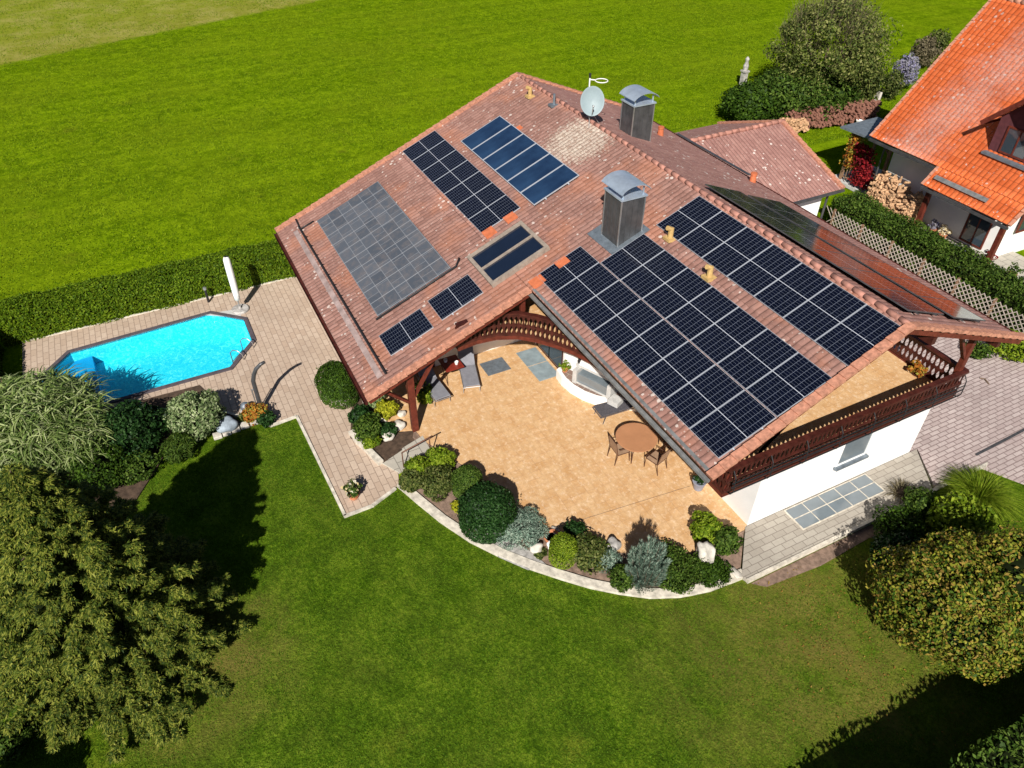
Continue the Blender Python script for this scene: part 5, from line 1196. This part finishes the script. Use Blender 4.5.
# each spray: a flat frond of five small pieces
parts=[]
for j,(da,ln) in enumerate([(0,.13),(.6,.10),(-.6,.10),(1.05,.07),(-1.05,.07)]):
    nrm=unit(np.cross(D,np.cross(np.array([0,0,1.])+rng.normal(0,.25,(k,3)),D))); sd=np.cross(nrm,D)
    dj=D*cos(da)+sd*sin(da)+rng.normal(0,.06,(k,3)); o=P+D*(0 if j==0 else (.02 if j<3 else -.03))
    V,Fq=blade_quads(o,dj,ln,.018,.15,1); parts.append((V,Fq))
V,Fq=cat(parts); fast_mesh('foliage',V,Fq,LF['conifer'],e); m.build('limbs','bark',e); MB().tube([(0,0,-.1),(0,0,H)],[.22,.03],9).build('trunk','bark',e)
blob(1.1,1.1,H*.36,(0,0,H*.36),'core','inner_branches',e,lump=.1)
# golden round tree, right
cg=at(958,600,1.6); e=empty('golden_tree',(cg.x,cg.y,G),'round tree with golden green autumn leaves at the right edge of the lawn','tree')
P,N=crown_pts(42000,2.0,2.0,1.5,120,lr=.24); P[:,2]+=1.65; V,Fq=leaf_quads(P,N,.047,.6,.55); fast_mesh('foliage',V,Fq,LF['gold'],e)
tree_parts(e,2.0,.14,[(1.2*cos(a),1.2*sin(a),1.7+.4*sin(a*3)) for a in np.arange(0,6.2,.7)],3); blob(1.3,1.3,.95,(0,0,1.55),'core','inner_branches',e,lump=.1)
# second crown reaching the right frame edge
p=at(1022,575,2.0); e=empty('golden_tree',(p.x,p.y,G),'smaller leafy tree with yellow-green leaves cut by the right frame edge','tree')
P,N=crown_pts(16000,1.4,1.4,1.4,70,lr=.28); P[:,2]+=2.0; V,Fq=leaf_quads(P,N,.047,.6,.55); fast_mesh('foliage',V,Fq,LF['gold'],e); tree_parts(e,2.3,.12,[(.8*cos(a),.8*sin(a),2.1) for a in np.arange(0,6.2,.9)],4); blob(1.0,1.0,1.0,(0,0,1.95),'core','inner_branches',e)
# tree and dark bushes at the meadow edge
p=at(815,112,0); e=empty('meadow_tree',(-25.0,26.7,0),'loose grey-olive tree with bare twigs at the meadow edge beyond the annex','tree')
P,N=crown_pts(24000,4.2,4.0,3.3,60,lr=.24,shell=.9); P[:,2]+=3.9; V,Fq=leaf_quads(P,N,.085,.55,.7); 
fast_mesh('foliage',V,Fq,leafmat('grey_olive_leaves',[(.05,.075,.015),(.10,.135,.025),(.17,.20,.045),(.27,.27,.09)]),e)
n=1500; q=sph(n); q[:,2]=np.abs(q[:,2]); V,Fq=blade_quads(q*np.array([2.8,2.8,2.6])*rng.uniform(.6,1.1,(n,1))+np.array([0,0,3.9]),q*.6+np.array([0,0,.8])+rng.normal(0,.3,(n,3)),1.1,.012,.0,2); fast_mesh('twigs',V,Fq,LF['twig'],e)
tree_parts(e,5,.22,[(1.8*cos(a),1.8*sin(a),4.2+sin(a*2)) for a in np.arange(0,6.2,.55)],7)
for px,py,r,h,lf,l,nn_ in[(753,103,1.9,2.3,'hedge','low dark green bush on the left of the meadow tree',3200),(785,96,2.2,2.9,'mid','dense green bush in the middle of the row by the meadow tree',3600),(822,92,2.1,3.0,'mid','lighter green bush above the firewood',3600),(858,82,1.5,3.2,'olive','olive green bush at the right end of the row above the firewood',2400)]:
    S(px,py,0,r,h,lf,l,n=int(nn_*2.2),size=.1,z0=0,lumps=34,cat='bush')
S(905,72,0,.9,2.2,'lav','grey-lilac flowering shrub beside the orange verge',n=1600,size=.09,z0=0,core=False)
S(925,52,0,1.0,2.0,'twig','pale twiggy shrub row behind the orange-roofed house',n=1500,size=.09,z0=0,core=False)
S(938,42,0,.9,1.8,'olive','greyish olive shrub farthest along the orange verge',n=1200,size=.09,z0=0)
S(893,85,0,.7,1.8,'olive','low olive shrub between bench and orange verge',n=900,size=.08,z0=0)
e=empty('garden_statue',(-31.0,26.0,0),'small weathered grey post figure standing alone in the meadow','post'); m=MB(); m.box(-.18,.18,-.16,.16,0,.9); m.box(-.24,.24,-.22,.22,.9,1.0); m.build('base','rock',e); m=MB(); m.lathe([(.15,1.0),(.19,1.3),(.1,1.55),(.15,1.75),(.05,1.9)],n=10); m.build('figure','rock',e)
e=empty('white_bucket',at(858,126,0),'small white bucket on the grass near the porch roof','bucket'); m=MB(); m.lathe([(.15,0),(.2,.35),(.22,.36),(.19,.36),(.17,.3)],n=16); m.build('body','white',e)
e=empty('garden_trellis',at(872,108,0),'small pale garden ornament panel near the bush end','ornament'); m=MB(); m.bar((0,0,0),(0,0,1.5),.05); m.prism([(-.05,-.05),(.3,-.02),(.35,.1),(0,.05)],.5,1.1); m.build('panel','stone',e)
# trees outside the picture whose shadows reach into it
def shade_tree(x,y,R,h,label):
    e=empty('shade_tree',(x,y,G),label,'tree'); P,N=crown_pts(5000,R,R,h*.45,18); P[:,2]+=h*.5; V,Fq=leaf_quads(P,N,.11); fast_mesh('foliage',V,Fq,LF['dark'],e); blob(R*.8,R*.8,h*.4,(0,0,h*.5),'core','inner_branches',e); MB().tube([(0,0,-.1),(0,0,h*.5)],[.15,.08],8).build('trunk','bark',e)
shade_tree(.9,-20.9,1.5,3.2,'dark bushy tree below the lower left corner, shading the grass there')
S(4,742,0,.5,.8,'mid','small bright green bush in the lower left corner',n=1500,size=.05,z0=G)

# ================================================================== GRASS BLADES (too many to count)
def inpoly(X,Y,poly):
    r=np.zeros(len(X),bool); n=len(poly)
    for i in range(n):
        (x1,y1),(x2,y2)=poly[i],poly[(i+1)%n]
        c=((y1>Y)!=(y2>Y)); 
        with np.errstate(divide='ignore',invalid='ignore'): xi=(x2-x1)*(Y-y1)/(y2-y1)+x1
        r^=c&(X<xi)
    return r
def blades(name,X,Y,z,L,wd,leaf):
    n=len(X); P=np.stack([X,Y,np.full(n,z)],1); D=np.stack([rng.normal(0,.55,n),rng.normal(0,.55,n),np.ones(n)],1)
    V,Fq=blade_quads(P,D,L,wd,.35,1); tag(fast_mesh(name,V,Fq,LF[leaf]),kind='stuff')
X=rng.uniform(-11,9,420000); Y=rng.uniform(-22,5.5,420000)
dens=np.sin(X*1.7+np.sin(Y*2.1)*1.3)*np.sin(Y*1.9+np.sin(X*1.3))+rng.normal(0,.9,len(X))
ok=inpoly(X,Y,lawn)&(dens>-.1)&~inpoly(X,Y,ko+[(1.5,3.),(-4,0)])
bp2=[(-13.3,-20),(-14.2,-13.6),(-12.6,-13.05),(-11.4,-12.6),(-12.0,-14.2),(-11.0,-15.2),(-9,-16.5),(-8.5,-19),(-12,-24)]
ok&=~inpoly(X,Y,bp2)&~inpoly(X,Y,[(1.4,-1.3),(1.9,-.9),(2.05,1),(1.95,3),(2.3,5),(1.4,8)])
blades('lawn_grass',X[ok],Y[ok],G,.055,.011,'grassb')
n=420000; X=-21-62*rng.random(n)**1.6; Y=rng.uniform(-32,42,n)
dens=np.sin(X*.9+np.sin(Y*1.1)*1.3)*np.sin(Y*.8+np.sin(X*.7))+rng.normal(0,.9,n); ok=(dens>-.1)
blades('meadow_grass',X[ok],Y[ok],G-.01,.13,.028,'grassf')
n=600; X=rng.normal(4.2,1.7,n); Y=rng.normal(.2,1.6,n); ok=(X>1.7)&(X<7.5); X=X[ok];Y=Y[ok]
P=np.stack([X,Y,np.full(len(X),G+.03)],1); V,Fq=leaf_quads(P,np.tile([0,0,1.],(len(X),1)),.026,.6,.3); tag(fast_mesh('fallen_leaves',V,Fq,LF['fallen']),kind='stuff')
